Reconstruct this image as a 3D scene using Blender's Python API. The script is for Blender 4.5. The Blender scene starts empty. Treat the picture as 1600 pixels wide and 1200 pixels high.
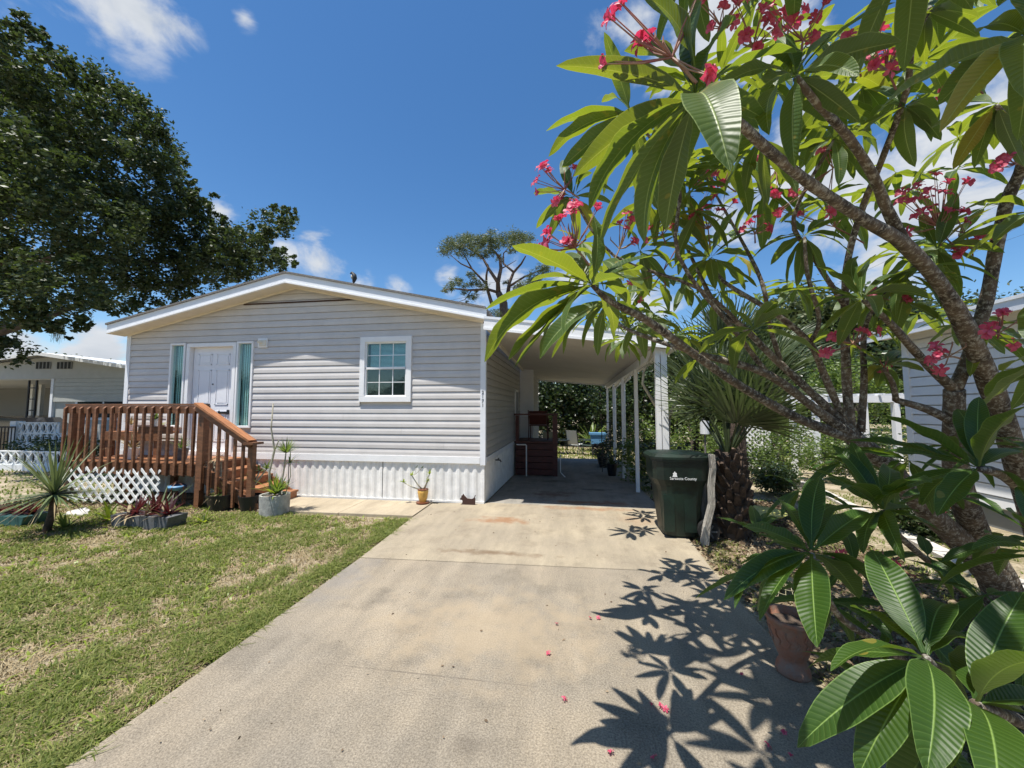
import bpy, math, random
import numpy as np
from mathutils import Vector, Matrix
R = math.radians
rnd = random.Random(7)
NR = np.random.default_rng(11)
sc = bpy.context.scene
col = sc.collection

# ------------------------------------------------------------------ camera
F, CH = 590.0, 1.65
PITCH, YAW = math.atan(38 / F), R(8.5)
cam = bpy.data.cameras.new('camera'); camo = bpy.data.objects.new('camera', cam); col.objects.link(camo)
cam.sensor_width = 36; cam.lens = F / 1600 * 36; cam.clip_start = 0.05; cam.clip_end = 2000
camo.location = (0, 0, CH); camo.rotation_euler = (R(90) + PITCH, 0, YAW)
sc.camera = camo
sc.render.resolution_x = 1024; sc.render.resolution_y = 768
FW = Vector((-math.sin(YAW) * math.cos(PITCH), math.cos(YAW) * math.cos(PITCH), math.sin(PITCH)))
RT = Vector((math.cos(YAW), math.sin(YAW), 0)); UP = RT.cross(FW); CP = Vector((0, 0, CH))
def ray(x, y): return FW + RT * ((x - 800) / F) + UP * ((600 - y) / F)
def dep(x, y, d): return CP + ray(x, y) * d
def onY(x, y, Y): r = ray(x, y); return CP + r * (Y / r.y)
def gnd(x, y, z=0): r = ray(x, y); return CP + r * ((z - CH) / r.z)

# ------------------------------------------------------------------ light
SUN = Vector((-0.18, -0.25, 1.0)).normalized()          # towards the sun
elev = math.asin(SUN.z)
sun = bpy.data.lights.new('sun', 'SUN'); suno = bpy.data.objects.new('sun', sun); col.objects.link(suno)
sun.energy = 5.0; sun.angle = R(0.5); sun.color = (1, 0.955, 0.88)
suno.rotation_euler = SUN.to_track_quat('Z', 'Y').to_euler()
w = bpy.data.worlds.new('World'); sc.world = w; w.use_nodes = True
nt = w.node_tree; N = nt.nodes; L = nt.links; N.clear()
def nn(t, **k):
    n = N.new(t)
    for a, b in k.items(): setattr(n, a, b)
    return n
def mth(op, a, b=None, c=None, clamp=False):
    n = nn('ShaderNodeMath', operation=op); n.use_clamp = clamp
    for i, v in enumerate((a, b, c)):
        if v is None: continue
        if hasattr(v, 'is_output'): L.new(v, n.inputs[i])
        else: n.inputs[i].default_value = v
    return n.outputs[0]
sky = nn('ShaderNodeTexSky', sky_type='NISHITA'); sky.sun_disc = False
sky.sun_elevation = elev; sky.sun_rotation = math.atan2(SUN.x, SUN.y)
sky.air_density = 1.0; sky.dust_density = 0.25; sky.ozone_density = 2.6
tc = nn('ShaderNodeTexCoord')
hs = nn('ShaderNodeHueSaturation'); hs.inputs['Saturation'].default_value = 1.24; hs.inputs['Value'].default_value = 1.85
L.new(sky.outputs[0], hs.inputs['Color'])
# clouds: direction noise, lifted where the photograph has clouds and everywhere else by a broad field
mp = nn('ShaderNodeMapping'); mp.inputs['Scale'].default_value = (1, 1, 1.9); L.new(tc.outputs['Generated'], mp.inputs[0])
n1 = nn('ShaderNodeTexNoise'); n1.inputs['Scale'].default_value = 6.5; n1.inputs['Detail'].default_value = 9; n1.inputs['Roughness'].default_value = 0.58
n1.inputs['Distortion'].default_value = 0.35; L.new(mp.outputs[0], n1.inputs[0])
sepd = nn('ShaderNodeSeparateXYZ'); L.new(tc.outputs['Generated'], sepd.inputs[0])
acc = None
for (px, py, rad, amp) in [(140, -5, .13, .5), (255, 30, .06, .66), (215, 15, .08, .6), (75, 10, .10, .52), (170, 45, .05, .5), (381, 30, .026, .65), (498, 412, .085, 1.1), (455, 400, .05, .9), (705, 435, .06, 1.05),
                           (765, 450, .12, 1.05), (985, 55, .13, .95), (1110, 20, .2, 1.1), (1190, 70, .12, .9), (1230, 290, .18, .9), (1330, 270, .2, .95), (1460, 250, .22, 1.0),
                           (1570, 120, .16, .6), (1400, 430, .1, .9), (345, 330, .04, .7), (25, 545, .07, .95), (150, 552, .065, 1.1), (95, 525, .05, .6), (180, 530, .04, .6), (560, 445, .05, .9), (620, 460, .05, .8),
                           (1250, 200, .12, .7), (1000, 480, .15, .9), (900, 430, .08, .8)]:
    d = ray(px, py).normalized()
    dp = nn('ShaderNodeVectorMath', operation='DISTANCE'); L.new(tc.outputs['Generated'], dp.inputs[0]); dp.inputs[1].default_value = d
    m = mth('SUBTRACT', 1.0, mth('DIVIDE', dp.outputs['Value'], rad), clamp=True)
    m = mth('MULTIPLY', mth('POWER', m, .7), amp)
    acc = m if acc is None else mth('MAXIMUM', acc, m)
# behind the camera: the same sort of scattered cloud
nb = nn('ShaderNodeTexNoise'); nb.inputs['Scale'].default_value = 2.2; nb.inputs['Detail'].default_value = 2; L.new(mp.outputs[0], nb.inputs[0])
fwd = nn('ShaderNodeVectorMath', operation='DOT_PRODUCT'); L.new(tc.outputs['Generated'], fwd.inputs[0]); fwd.inputs[1].default_value = FW
bk = mth('MULTIPLY', mth('SUBTRACT', .25, fwd.outputs['Value'], clamp=True), 3.0, clamp=True)
far = mth('MULTIPLY', mth('MULTIPLY', mth('SUBTRACT', nb.outputs[0], .5, clamp=True), 3.5, clamp=True), bk)
acc = mth('MAXIMUM', acc, far)
cl = mth('ADD', mth('MULTIPLY', acc, .62), mth('MULTIPLY', mth('SUBTRACT', n1.outputs[0], .5), 1.7))
mr = nn('ShaderNodeMapRange', interpolation_type='SMOOTHSTEP'); L.new(cl, mr.inputs[0]); mr.inputs[1].default_value = .2; mr.inputs[2].default_value = .62
dens = mth('MULTIPLY', mr.outputs[0], mth('MULTIPLY', acc, 2.2, clamp=True))
n2 = nn('ShaderNodeTexNoise'); n2.inputs['Scale'].default_value = 14; n2.inputs['Detail'].default_value = 6; L.new(mp.outputs[0], n2.inputs[0])
cr = nn('ShaderNodeMix', data_type='RGBA'); L.new(n2.outputs[0], cr.inputs['Factor']); cr.inputs['A'].default_value = (5.6, 6.3, 7.3, 1); cr.inputs['B'].default_value = (10.6, 10.8, 11.1, 1)
mx = nn('ShaderNodeMix', data_type='RGBA'); L.new(dens, mx.inputs['Factor']); L.new(hs.outputs[0], mx.inputs['A']); L.new(cr.outputs['Result'], mx.inputs['B'])
bg = nn('ShaderNodeBackground'); bg.inputs['Strength'].default_value = 0.056; L.new(mx.outputs['Result'], bg.inputs[0])
wo = nn('ShaderNodeOutputWorld'); L.new(bg.outputs[0], wo.inputs[0])
sc.view_settings.view_transform = 'Standard'; sc.view_settings.look = 'None'; sc.view_settings.gamma = 1; sc.view_settings.use_curve_mapping = False
sc.view_settings.exposure = 0.62

# ------------------------------------------------------------------ materials
M = {}
def mat(name, c, rough=.6, var=0, vs=4, bump=0, bs=40, metal=0, spec=.5, c2=None, vs2=None, stretch=(1, 1, 1), detail=6):
    m = bpy.data.materials.new(name); m.use_nodes = True; t = m.node_tree; b = t.nodes['Principled BSDF']
    b.inputs['Roughness'].default_value = rough; b.inputs['Metallic'].default_value = metal; b.inputs['Specular IOR Level'].default_value = spec
    b.inputs['Base Color'].default_value = (*c, 1)
    tcn = t.nodes.new('ShaderNodeTexCoord'); mpn = t.nodes.new('ShaderNodeMapping'); mpn.inputs['Scale'].default_value = stretch
    t.links.new(tcn.outputs['Object'], mpn.inputs[0])
    if var or c2:
        n = t.nodes.new('ShaderNodeTexNoise'); n.inputs['Scale'].default_value = vs; n.inputs['Detail'].default_value = detail; n.inputs['Roughness'].default_value = .65
        t.links.new(mpn.outputs[0], n.inputs[0])
        r = t.nodes.new('ShaderNodeValToRGB'); t.links.new(n.outputs[0], r.inputs[0])
        lo = c2 if c2 else tuple(v * (1 - var) for v in c); hi = c if c2 else tuple(min(1, v * (1 + var)) for v in c)
        r.color_ramp.elements[0].position = .36; r.color_ramp.elements[1].position = .64
        r.color_ramp.elements[0].color = (*lo, 1); r.color_ramp.elements[1].color = (*hi, 1)
        t.links.new(r.outputs[0], b.inputs['Base Color'])
    if bump:
        n = t.nodes.new('ShaderNodeTexNoise'); n.inputs['Scale'].default_value = bs; n.inputs['Detail'].default_value = 5
        t.links.new(mpn.outputs[0], n.inputs[0])
        bn = t.nodes.new('ShaderNodeBump'); bn.inputs['Strength'].default_value = bump; bn.inputs['Distance'].default_value = .02
        t.links.new(n.outputs[0], bn.inputs['Height']); t.links.new(bn.outputs[0], b.inputs['Normal'])
    M[name] = m; return m
def leafmat(name, c, tr, c2=None, rough=.45, mixt=.4, spec=.5):
    """small-leaf foliage: every leaf its own shade, light shines through"""
    m = bpy.data.materials.new(name); m.use_nodes = True; t = m.node_tree; b = t.nodes['Principled BSDF']; o = t.nodes['Material Output']
    g = t.nodes.new('ShaderNodeNewGeometry'); r = t.nodes.new('ShaderNodeValToRGB'); t.links.new(g.outputs['Random Per Island'], r.inputs[0])
    c2 = c2 or tuple(v * 1.9 for v in c)
    r.color_ramp.elements[0].color = (*c, 1); r.color_ramp.elements[1].color = (*c2, 1)
    t.links.new(r.outputs[0], b.inputs['Base Color']); b.inputs['Roughness'].default_value = rough; b.inputs['Specular IOR Level'].default_value = spec
    tl = t.nodes.new('ShaderNodeBsdfTranslucent'); tl.inputs[0].default_value = (*tr, 1)
    ms = t.nodes.new('ShaderNodeMixShader'); ms.inputs[0].default_value = mixt
    t.links.new(b.outputs[0], ms.inputs[1]); t.links.new(tl.outputs[0], ms.inputs[2]); t.links.new(ms.outputs[0], o.inputs[0])
    M[name] = m; return m
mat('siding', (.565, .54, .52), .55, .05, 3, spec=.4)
mat('siding_shaded', (.40, .385, .365), .55, .05, 3)  # same siding, darkened: the carport's shade is put into the colour
mat('white', (.80, .80, .80), .5, .03, 5)
mat('white_dirty', (.74, .73, .70), .6, .10, 6, .15, 30)
mat('fascia', (.74, .76, .79), .45, .04, 3)
mat('soffit', (.72, .66, .55), .6, .05, 5)
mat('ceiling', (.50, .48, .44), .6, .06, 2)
mat('shingle', (.16, .15, .14), .9, .3, 30, .5, 60)
mat('darkgap', (.06, .03, .02), .9, .3, 20)
mat('door_white', (.80, .80, .82), .45)
mat('black', (.012, .012, .013), .45)
mat('iron', (.02, .02, .022), .5)
mat('interior', (.03, .035, .035), .9)
mat('blind', (.62, .78, .75), .7, .06, 8)
mat('lamp_plastic', (.72, .68, .58), .5)
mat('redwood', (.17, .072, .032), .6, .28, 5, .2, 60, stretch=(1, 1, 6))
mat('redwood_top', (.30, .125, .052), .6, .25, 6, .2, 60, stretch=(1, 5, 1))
mat('mahogany', (.09, .02, .015), .5, .3, 7, .15, 50, stretch=(1, 1, 4))
mat('lattice', (.78, .77, .74), .55, .05, 9)
mat('concrete_pot', (.36, .35, .32), .9, .25, 9, .4, 50)
mat('black_pot', (.012, .013, .018), .4, .2, 8)
mat('slate_tray', (.10, .105, .11), .6, .3, 12)
mat('green_tray', (.03, .09, .085), .5, .2, 8)
mat('yellow_pot', (.62, .36, .08), .45, .15, 12)
mat('brown_glaze', (.16, .05, .02), .4)
mat('dog_brown', (.05, .02, .015), .6)
mat('terracotta', (.30, .12, .065), .85, .35, 11, .4, 40, c2=(.24, .17, .13))
mat('soil', (.10, .07, .05), 1, .4, 30, .6, 60)
mat('rock', (.62, .60, .56), .9, .2, 9, .5, 20)
mat('bin_green', (.006, .017, .011), .45, .45, 5, .08, 30)
mat('rubber', (.012, .012, .012), .7)
mat('grey_wood', (.20, .19, .18), .9, .35, 5, .5, 40, stretch=(4, 4, .6))
mat('pale_wood', (.55, .51, .44), .9, .3, 6, .8, 30, c2=(.30, .27, .23), stretch=(3, 3, .7))
mat('palm_boot', (.12, .08, .055), .9, .5, 9, .5, 40, c2=(.045, .03, .022))
mat('palm_trunk', (.09, .065, .05), .95, .4, 12, .7, 30)
mat('oak_bark', (.075, .06, .05), .95, .3, 6, .6, 20)
mat('pine_bark', (.11, .075, .055), .95, .3, 6, .6, 20)
mat('stem_green', (.16, .20, .07), .6, .2, 10)
mat('stem_pale', (.36, .33, .25), .8, .3, 20)
mat('stalk', (.30, .20, .11), .6, .3, 12, c2=(.22, .05, .05))
mat('petiole', (.34, .42, .14), .5)
mat('nb_wall', (.42, .43, .40), .7, .05, 3)
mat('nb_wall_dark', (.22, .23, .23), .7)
mat('nb_white', (.72, .74, .74), .6)
mat('rh_siding', (.80, .80, .80), .55, .03, 3)
mat('paver', (.50, .47, .42), .95, .2, 6, .4, 30)
mat('blue', (.10, .25, .42), .5)
mat('sling', (.45, .47, .46), .7)
mat('chair_frame', (.04, .06, .055), .5)
mat('yellow_dish', (.50, .48, .14), .6, .25, 12)
mat('wire', (.40, .36, .22), .6)
mat('car_paint', (.01, .01, .012), .15, spec=.8)
mat('glass_dark', (.02, .03, .035), .06, spec=1)
mat('moss', (.22, .25, .20), 1)
mat('feather_dark', (.012, .013, .016), .6)
mat('feather_pale', (.35, .33, .28), .7)
mat('gravelly', (.22, .18, .15), 1, .5, 30, .8, 50)
mat('cable', (.05, .05, .05), .6)
leafmat('oak_leaf', (.015, .029, .010), (.10, .15, .025), (.075, .10, .034), .5, .22, .4)
leafmat('pine_needle', (.05, .075, .03), (.16, .2, .06), (.14, .165, .065), .5, .25)
leafmat('hedge_leaf', (.018, .035, .012), (.07, .12, .02), (.06, .09, .028), .35, .25, .7)
leafmat('bush_leaf', (.05, .09, .022), (.22, .32, .05), (.15, .20, .05), .4, .4)
leafmat('palm_leaf', (.035, .055, .022), (.10, .15, .035), (.095, .12, .055), .4, .25, .5)
leafmat('yucca_leaf', (.08, .12, .05), (.16, .2, .06), (.2, .24, .12), .4, .2)
leafmat('brom_leaf', (.035, .010, .012), (.13, .02, .02), (.12, .025, .025), .4, .35)
leafmat('straw', (.30, .22, .11), (.2, .14, .05), (.42, .34, .2), .8, .2)
leafmat('lime_leaf', (.18, .26, .03), (.4, .5, .04), (.28, .36, .05), .4, .45)
leafmat('grass_blade', (.075, .115, .022), (.24, .32, .05), (.29, .30, .09), .6, .4, .25)
leafmat('litter', (.10, .06, .035), (.1, .05, .02), (.32, .24, .15), .9, .1)
leafmat('petal', (.46, .014, .06), (.62, .04, .12), (.74, .16, .25), .5, .4)

def glassmat():
    m = bpy.data.materials.new('glass'); m.use_nodes = True; t = m.node_tree; b = t.nodes['Principled BSDF']; o = t.nodes['Material Output']
    gl = t.nodes.new('ShaderNodeBsdfGlossy'); gl.inputs['Roughness'].default_value = .03; gl.inputs[0].default_value = (.8, .95, .93, 1)
    tr = t.nodes.new('ShaderNodeBsdfTransparent'); tr.inputs[0].default_value = (.86, .95, .94, 1)
    fr = t.nodes.new('ShaderNodeFresnel'); fr.inputs[0].default_value = 1.5
    ad = t.nodes.new('ShaderNodeMath'); ad.operation = 'ADD'; ad.inputs[1].default_value = .06; t.links.new(fr.outputs[0], ad.inputs[0])
    ge = t.nodes.new('ShaderNodeNewGeometry'); inv = t.nodes.new('ShaderNodeMath'); inv.operation = 'SUBTRACT'; inv.inputs[0].default_value = 1; t.links.new(ge.outputs['Backfacing'], inv.inputs[1])
    mu = t.nodes.new('ShaderNodeMath'); mu.operation = 'MULTIPLY'; t.links.new(ad.outputs[0], mu.inputs[0]); t.links.new(inv.outputs[0], mu.inputs[1])
    ms = t.nodes.new('ShaderNodeMixShader'); t.links.new(mu.outputs[0], ms.inputs[0]); t.links.new(tr.outputs[0], ms.inputs[1]); t.links.new(gl.outputs[0], ms.inputs[2]); t.links.new(ms.outputs[0], o.inputs[0])
    M['glass'] = m
glassmat()

def concrete(name, base, warm, dark, stains, speck=.35, pit=.5):
    m = bpy.data.materials.new(name); m.use_nodes = True; t = m.node_tree; b = t.nodes['Principled BSDF']; b.inputs['Roughness'].default_value = .9
    b.inputs['Specular IOR Level'].default_value = .3
    NN = t.nodes; LK = t.links; tcn = NN.new('ShaderNodeTexCoord')
    def noise(s, d, rr=.6):
        n = NN.new('ShaderNodeTexNoise'); n.inputs['Scale'].default_value = s; n.inputs['Detail'].default_value = d; n.inputs['Roughness'].default_value = rr; LK.new(tcn.outputs['Object'], n.inputs[0]); return n.outputs[0]
    def ramp(i, a, c, p0, p1):
        r = NN.new('ShaderNodeValToRGB'); LK.new(i, r.inputs[0]); r.color_ramp.elements[0].position = p0; r.color_ramp.elements[1].position = p1
        r.color_ramp.elements[0].color = (*a, 1) if len(a) == 3 else a; r.color_ramp.elements[1].color = (*c, 1); return r.outputs[0]
    def mixc(f, a, c, mode='MIX'):
        x = NN.new('ShaderNodeMix'); x.data_type = 'RGBA'; x.blend_type = mode
        for s, v in (('Factor', f), ('A', a), ('B', c)):
            if hasattr(v, 'is_output'): LK.new(v, x.inputs[s])
            else: x.inputs[s].default_value = v if s == 'Factor' else (*v, 1)
        return x.outputs['Result']
    c = ramp(noise(.9, 5), base, warm, .38, .62)
    c = mixc(ramp(noise(2.6, 8, .7), (0, 0, 0), (.75,) * 3, .5, .72), c, dark)
    smp = NN.new('ShaderNodeMapping'); smp.inputs['Scale'].default_value = (2.2, .35, 1); LK.new(tcn.outputs['Object'], smp.inputs[0])
    sn = NN.new('ShaderNodeTexNoise'); sn.inputs['Scale'].default_value = 1.6; sn.inputs['Detail'].default_value = 7; sn.inputs['Roughness'].default_value = .7; LK.new(smp.outputs[0], sn.inputs[0])
    c = mixc(.5, c, ramp(sn.outputs[0], (.66, .65, .63), (1.22, 1.2, 1.16), .36, .64), 'MULTIPLY')
    fine = noise(95, 4, .75); c = mixc(speck, c, ramp(fine, (.42, .40, .38), (1.4, 1.4, 1.4), .36, .64), 'MULTIPLY')
    vo = NN.new('ShaderNodeTexVoronoi'); vo.inputs['Scale'].default_value = 130; LK.new(tcn.outputs['Object'], vo.inputs[0])
    c = mixc(ramp(vo.outputs['Distance'], (.5,) * 3, (0, 0, 0), .12, .24), c, tuple(min(1, v * 1.5) for v in base))
    for (sx, sy, rx, ry, colr, am) in stains:
        mpn = NN.new('ShaderNodeMapping'); mpn.inputs['Location'].default_value = (-sx / rx, -sy / ry, 0); mpn.inputs['Scale'].default_value = (1 / rx, 1 / ry, 0)
        LK.new(tcn.outputs['Object'], mpn.inputs[0])
        ln = NN.new('ShaderNodeVectorMath'); ln.operation = 'LENGTH'; LK.new(mpn.outputs[0], ln.inputs[0])
        a = NN.new('ShaderNodeMath'); a.operation = 'MULTIPLY_ADD'; LK.new(noise(5, 6), a.inputs[0]); a.inputs[1].default_value = 1.8; 
        s = NN.new('ShaderNodeMath'); s.operation = 'SUBTRACT'; s.inputs[0].default_value = -.25; LK.new(ln.outputs['Value'], s.inputs[1]); LK.new(s.outputs[0], a.inputs[2])
        k = ramp(a.outputs[0], (0, 0, 0), (am,) * 3, 0, .5); c = mixc(k, c, colr)
    LK.new(c, b.inputs['Base Color'])
    bn = NN.new('ShaderNodeBump'); bn.inputs['Strength'].default_value = pit; bn.inputs['Distance'].default_value = .01
    LK.new(noise(120, 5, .75), bn.inputs['Height']); LK.new(bn.outputs[0], b.inputs['Normal'])
    M[name] = m
rust = (.25, .12, .055); oil = (.08, .068, .055)
concrete('drive_near', (.255, .225, .18), (.33, .28, .21), (.165, .145, .115), [(-.55, 2.9, 1.5, 1.0, (.37, .29, .19), .5), (-.5, 1.9, .22, .15, oil, .4), (-2.2, 3.6, .5, .9, (.2, .19, .18), .5), (-.9, 2.35, 1.5, .012, (.12, .10, .08), .6)], .7, .7)
concrete('drive_far', (.285, .245, .185), (.345, .295, .215), (.20, .165, .12), [(-1.0, 5.6, .75, .3, rust, .75), (-.9, 4.35, 1.2, .13, (.15, .10, .06), .8), (.3, 6.45, 1.6, .18, rust, .6), (1.0, 5.9, .6, .5, (.26, .15, .08), .35)], .3, .35)
concrete('carport_floor', (.24, .23, .21), (.29, .27, .235), (.13, .12, .11), [(-.3, 7.6, .7, .6, (.14, .08, .06), .8), (.6, 8.2, .5, .25, oil, .8), (-.4, 9.2, .9, .35, oil, .7), (.3, 6.9, 1.4, .3, (.22, .10, .05), .8)], .25, .3)
concrete('walk', (.35, .295, .215), (.39, .33, .24), (.29, .24, .17), [], .25, .25)

def groundmat():
    m = bpy.data.materials.new('ground'); m.use_nodes = True; t = m.node_tree; b = t.nodes['Principled BSDF']; b.inputs['Roughness'].default_value = 1; b.inputs['Specular IOR Level'].default_value = .1
    tcn = t.nodes.new('ShaderNodeTexCoord')
    def noise(s, d):
        n = t.nodes.new('ShaderNodeTexNoise'); n.inputs['Scale'].default_value = s; n.inputs['Detail'].default_value = d; n.inputs['Roughness'].default_value = .7; t.links.new(tcn.outputs['Object'], n.inputs[0]); return n
    r1 = t.nodes.new('ShaderNodeValToRGB'); t.links.new(noise(1.3, 8).outputs[0], r1.inputs[0]); e = r1.color_ramp.elements
    e[0].position = .32; e[0].color = (.15, .14, .06, 1); e[1].position = .6; e[1].color = (.46, .40, .31, 1); k = r1.color_ramp.elements.new(.46); k.color = (.27, .24, .16, 1)
    r2 = t.nodes.new('ShaderNodeValToRGB'); t.links.new(noise(45, 6).outputs[0], r2.inputs[0]); r2.color_ramp.elements[0].position = .35; r2.color_ramp.elements[0].color = (.5, .45, .4, 1); r2.color_ramp.elements[1].position = .62; r2.color_ramp.elements[1].color = (1.25, 1.2, 1.15, 1)
    mxn = t.nodes.new('ShaderNodeMix'); mxn.data_type = 'RGBA'; mxn.blend_type = 'MULTIPLY'; mxn.inputs['Factor'].default_value = .85
    t.links.new(r1.outputs[0], mxn.inputs['A']); t.links.new(r2.outputs[0], mxn.inputs['B']); t.links.new(mxn.outputs['Result'], b.inputs['Base Color'])
    bn = t.nodes.new('ShaderNodeBump'); bn.inputs['Strength'].default_value = .8; bn.inputs['Distance'].default_value = .03; t.links.new(noise(25, 8).outputs[0], bn.inputs['Height']); t.links.new(bn.outputs[0], b.inputs['Normal'])
    M['ground'] = m
groundmat()

def barkmat():
    m = bpy.data.materials.new('plumeria_bark'); m.use_nodes = True; t = m.node_tree; b = t.nodes['Principled BSDF']; b.inputs['Roughness'].default_value = .85
    tcn = t.nodes.new('ShaderNodeTexCoord')
    def noise(s, d, rr=.6):
        n = t.nodes.new('ShaderNodeTexNoise'); n.inputs['Scale'].default_value = s; n.inputs['Detail'].default_value = d; n.inputs['Roughness'].default_value = rr; t.links.new(tcn.outputs['Object'], n.inputs[0]); return n.outputs[0]
    r = t.nodes.new('ShaderNodeValToRGB'); t.links.new(noise(9, 6), r.inputs[0]); e = r.color_ramp.elements
    e[0].position = .38; e[0].color = (.045, .032, .022, 1); e[1].position = .6; e[1].color = (.15, .11, .075, 1)
    r2 = t.nodes.new('ShaderNodeValToRGB'); t.links.new(noise(42, 7, .75), r2.inputs[0]); e = r2.color_ramp.elements; e[0].position = .50; e[0].color = (0, 0, 0, 1); e[1].position = .60; e[1].color = (.8, .8, .8, 1)
    x = t.nodes.new('ShaderNodeMix'); x.data_type = 'RGBA'; t.links.new(r2.outputs[0], x.inputs['Factor']); t.links.new(r.outputs[0], x.inputs['A']); x.inputs['B'].default_value = (.40, .38, .32, 1)
    t.links.new(x.outputs['Result'], b.inputs['Base Color'])
    bn = t.nodes.new('ShaderNodeBump'); bn.inputs['Strength'].default_value = .9; bn.inputs['Distance'].default_value = .012; t.links.new(noise(40, 6, .7), bn.inputs['Height']); t.links.new(bn.outputs[0], b.inputs['Normal'])
    M['plumeria_bark'] = m
barkmat()

def bigleafmat(name, top, under, tr, mixt):
    """plumeria leaf: pale midrib and side veins from the UVs, glossy top, paler underside, light shines through"""
    m = bpy.data.materials.new(name); m.use_nodes = True; t = m.node_tree; b = t.nodes['Principled BSDF']; o = t.nodes['Material Output']
    NN, LK = t.nodes, t.links
    def mt(op, a, c=None, cl=False):
        n = NN.new('ShaderNodeMath'); n.operation = op; n.use_clamp = cl
        for i, v in enumerate((a, c)):
            if v is None: continue
            if hasattr(v, 'is_output'): LK.new(v, n.inputs[i])
            else: n.inputs[i].default_value = v
        return n.outputs[0]
    def mixc(f, a, c):
        x = NN.new('ShaderNodeMix'); x.data_type = 'RGBA'
        for s, v in (('Factor', f), ('A', a), ('B', c)):
            if hasattr(v, 'is_output'): LK.new(v, x.inputs[s])
            else: x.inputs[s].default_value = v if s == 'Factor' else (*v, 1)
        return x.outputs['Result']
    uv = NN.new('ShaderNodeTexCoord'); sp = NN.new('ShaderNodeSeparateXYZ'); LK.new(uv.outputs['UV'], sp.inputs[0])
    au = mt('ABSOLUTE', mt('SUBTRACT', sp.outputs[0], .5))
    mid = mt('SUBTRACT', 1.0, mt('DIVIDE', au, .028), True)
    vv = mt('SUBTRACT', mt('MULTIPLY', sp.outputs[1], 24), mt('MULTIPLY', au, 3.2))
    fr = mt('ABSOLUTE', mt('SUBTRACT', mt('FRACT', vv), .5))
    vein = mt('SUBTRACT', 1.0, mt('DIVIDE', fr, .09), True)
    edge = mt('GREATER_THAN', au, .475)
    pale = mt('MAXIMUM', mid, mt('MAXIMUM', mt('MULTIPLY', vein, .2), mt('MULTIPLY', edge, .4)))
    oi = NN.new('ShaderNodeObjectInfo'); ns = NN.new('ShaderNodeTexNoise'); ns.inputs['Scale'].default_value = 7; LK.new(uv.outputs['Object'], ns.inputs[0])
    geo = NN.new('ShaderNodeNewGeometry')
    rv = mt('ADD', mt('MULTIPLY', oi.outputs['Random'], .6), mt('MULTIPLY', ns.outputs[0], .5))
    hi = tuple(v * 1.7 for v in top); base = mixc(rv, top, (hi[0] * 1.25, hi[1], hi[2] * .8))
    old = mt('GREATER_THAN', oi.outputs['Random'], .955); old2 = mt('GREATER_THAN', ns.outputs[0], .70)
    old = mt('MAXIMUM', old, mt('MULTIPLY', old2, .55))
    base = mixc(geo.outputs['Backfacing'], base, under); base = mixc(mt('MULTIPLY', old, .8), base, (.36, .25, .05))
    colr = mixc(pale, base, (.40, .50, .20) if mixt > .3 else (.24, .36, .09)); LK.new(colr, b.inputs['Base Color'])
    b.inputs['Roughness'].default_value = .44; b.inputs['Specular IOR Level'].default_value = .4
    tl = NN.new('ShaderNodeBsdfTranslucent'); trc = mixc(rv, tr, (tr[0] * 1.5, tr[1] * 1.2, tr[2])); LK.new(mixc(pale, trc, (tr[0] * 1.9, tr[1] * 1.4, tr[2] * 2)), tl.inputs[0])
    ms = NN.new('ShaderNodeMixShader'); ms.inputs[0].default_value = mixt; LK.new(b.outputs[0], ms.inputs[1]); LK.new(tl.outputs[0], ms.inputs[2]); LK.new(ms.outputs[0], o.inputs[0])
    hgt = mt('ADD', mt('MULTIPLY', mt('COSINE', mt('MULTIPLY', vv, 6.283)), .5), mt('MULTIPLY', mid, 1.0))
    bn = NN.new('ShaderNodeBump'); bn.inputs['Strength'].default_value = .3; bn.inputs['Distance'].default_value = .003; LK.new(hgt, bn.inputs['Height']); LK.new(bn.outputs[0], b.inputs['Normal'])
    M[name] = m
bigleafmat('plumeria_leaf', (.022, .056, .014), (.07, .11, .04), (.25, .36, .022), .38)
bigleafmat('plumeria_leaf_shaded', (.016, .046, .007), (.055, .095, .025), (.13, .25, .015), .28)  # darker leaf copy for the low rosettes, their shade painted into the greens

for nm in ('siding', 'siding_shaded', 'rh_siding', 'redwood', 'redwood_top', 'white_dirty'):
    t = M[nm].node_tree; b = t.nodes['Principled BSDF']; src = b.inputs['Base Color'].links[0].from_socket
    oi = t.nodes.new('ShaderNodeObjectInfo'); mr_ = t.nodes.new('ShaderNodeMapRange'); am_ = .2 if 'red' in nm else .05; mr_.inputs[3].default_value = 1 - am_; mr_.inputs[4].default_value = 1 + am_; t.links.new(oi.outputs['Random'], mr_.inputs[0])
    hv = t.nodes.new('ShaderNodeHueSaturation'); t.links.new(mr_.outputs[0], hv.inputs['Value']); t.links.new(src, hv.inputs['Color']); t.links.new(hv.outputs[0], b.inputs['Base Color'])
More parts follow.
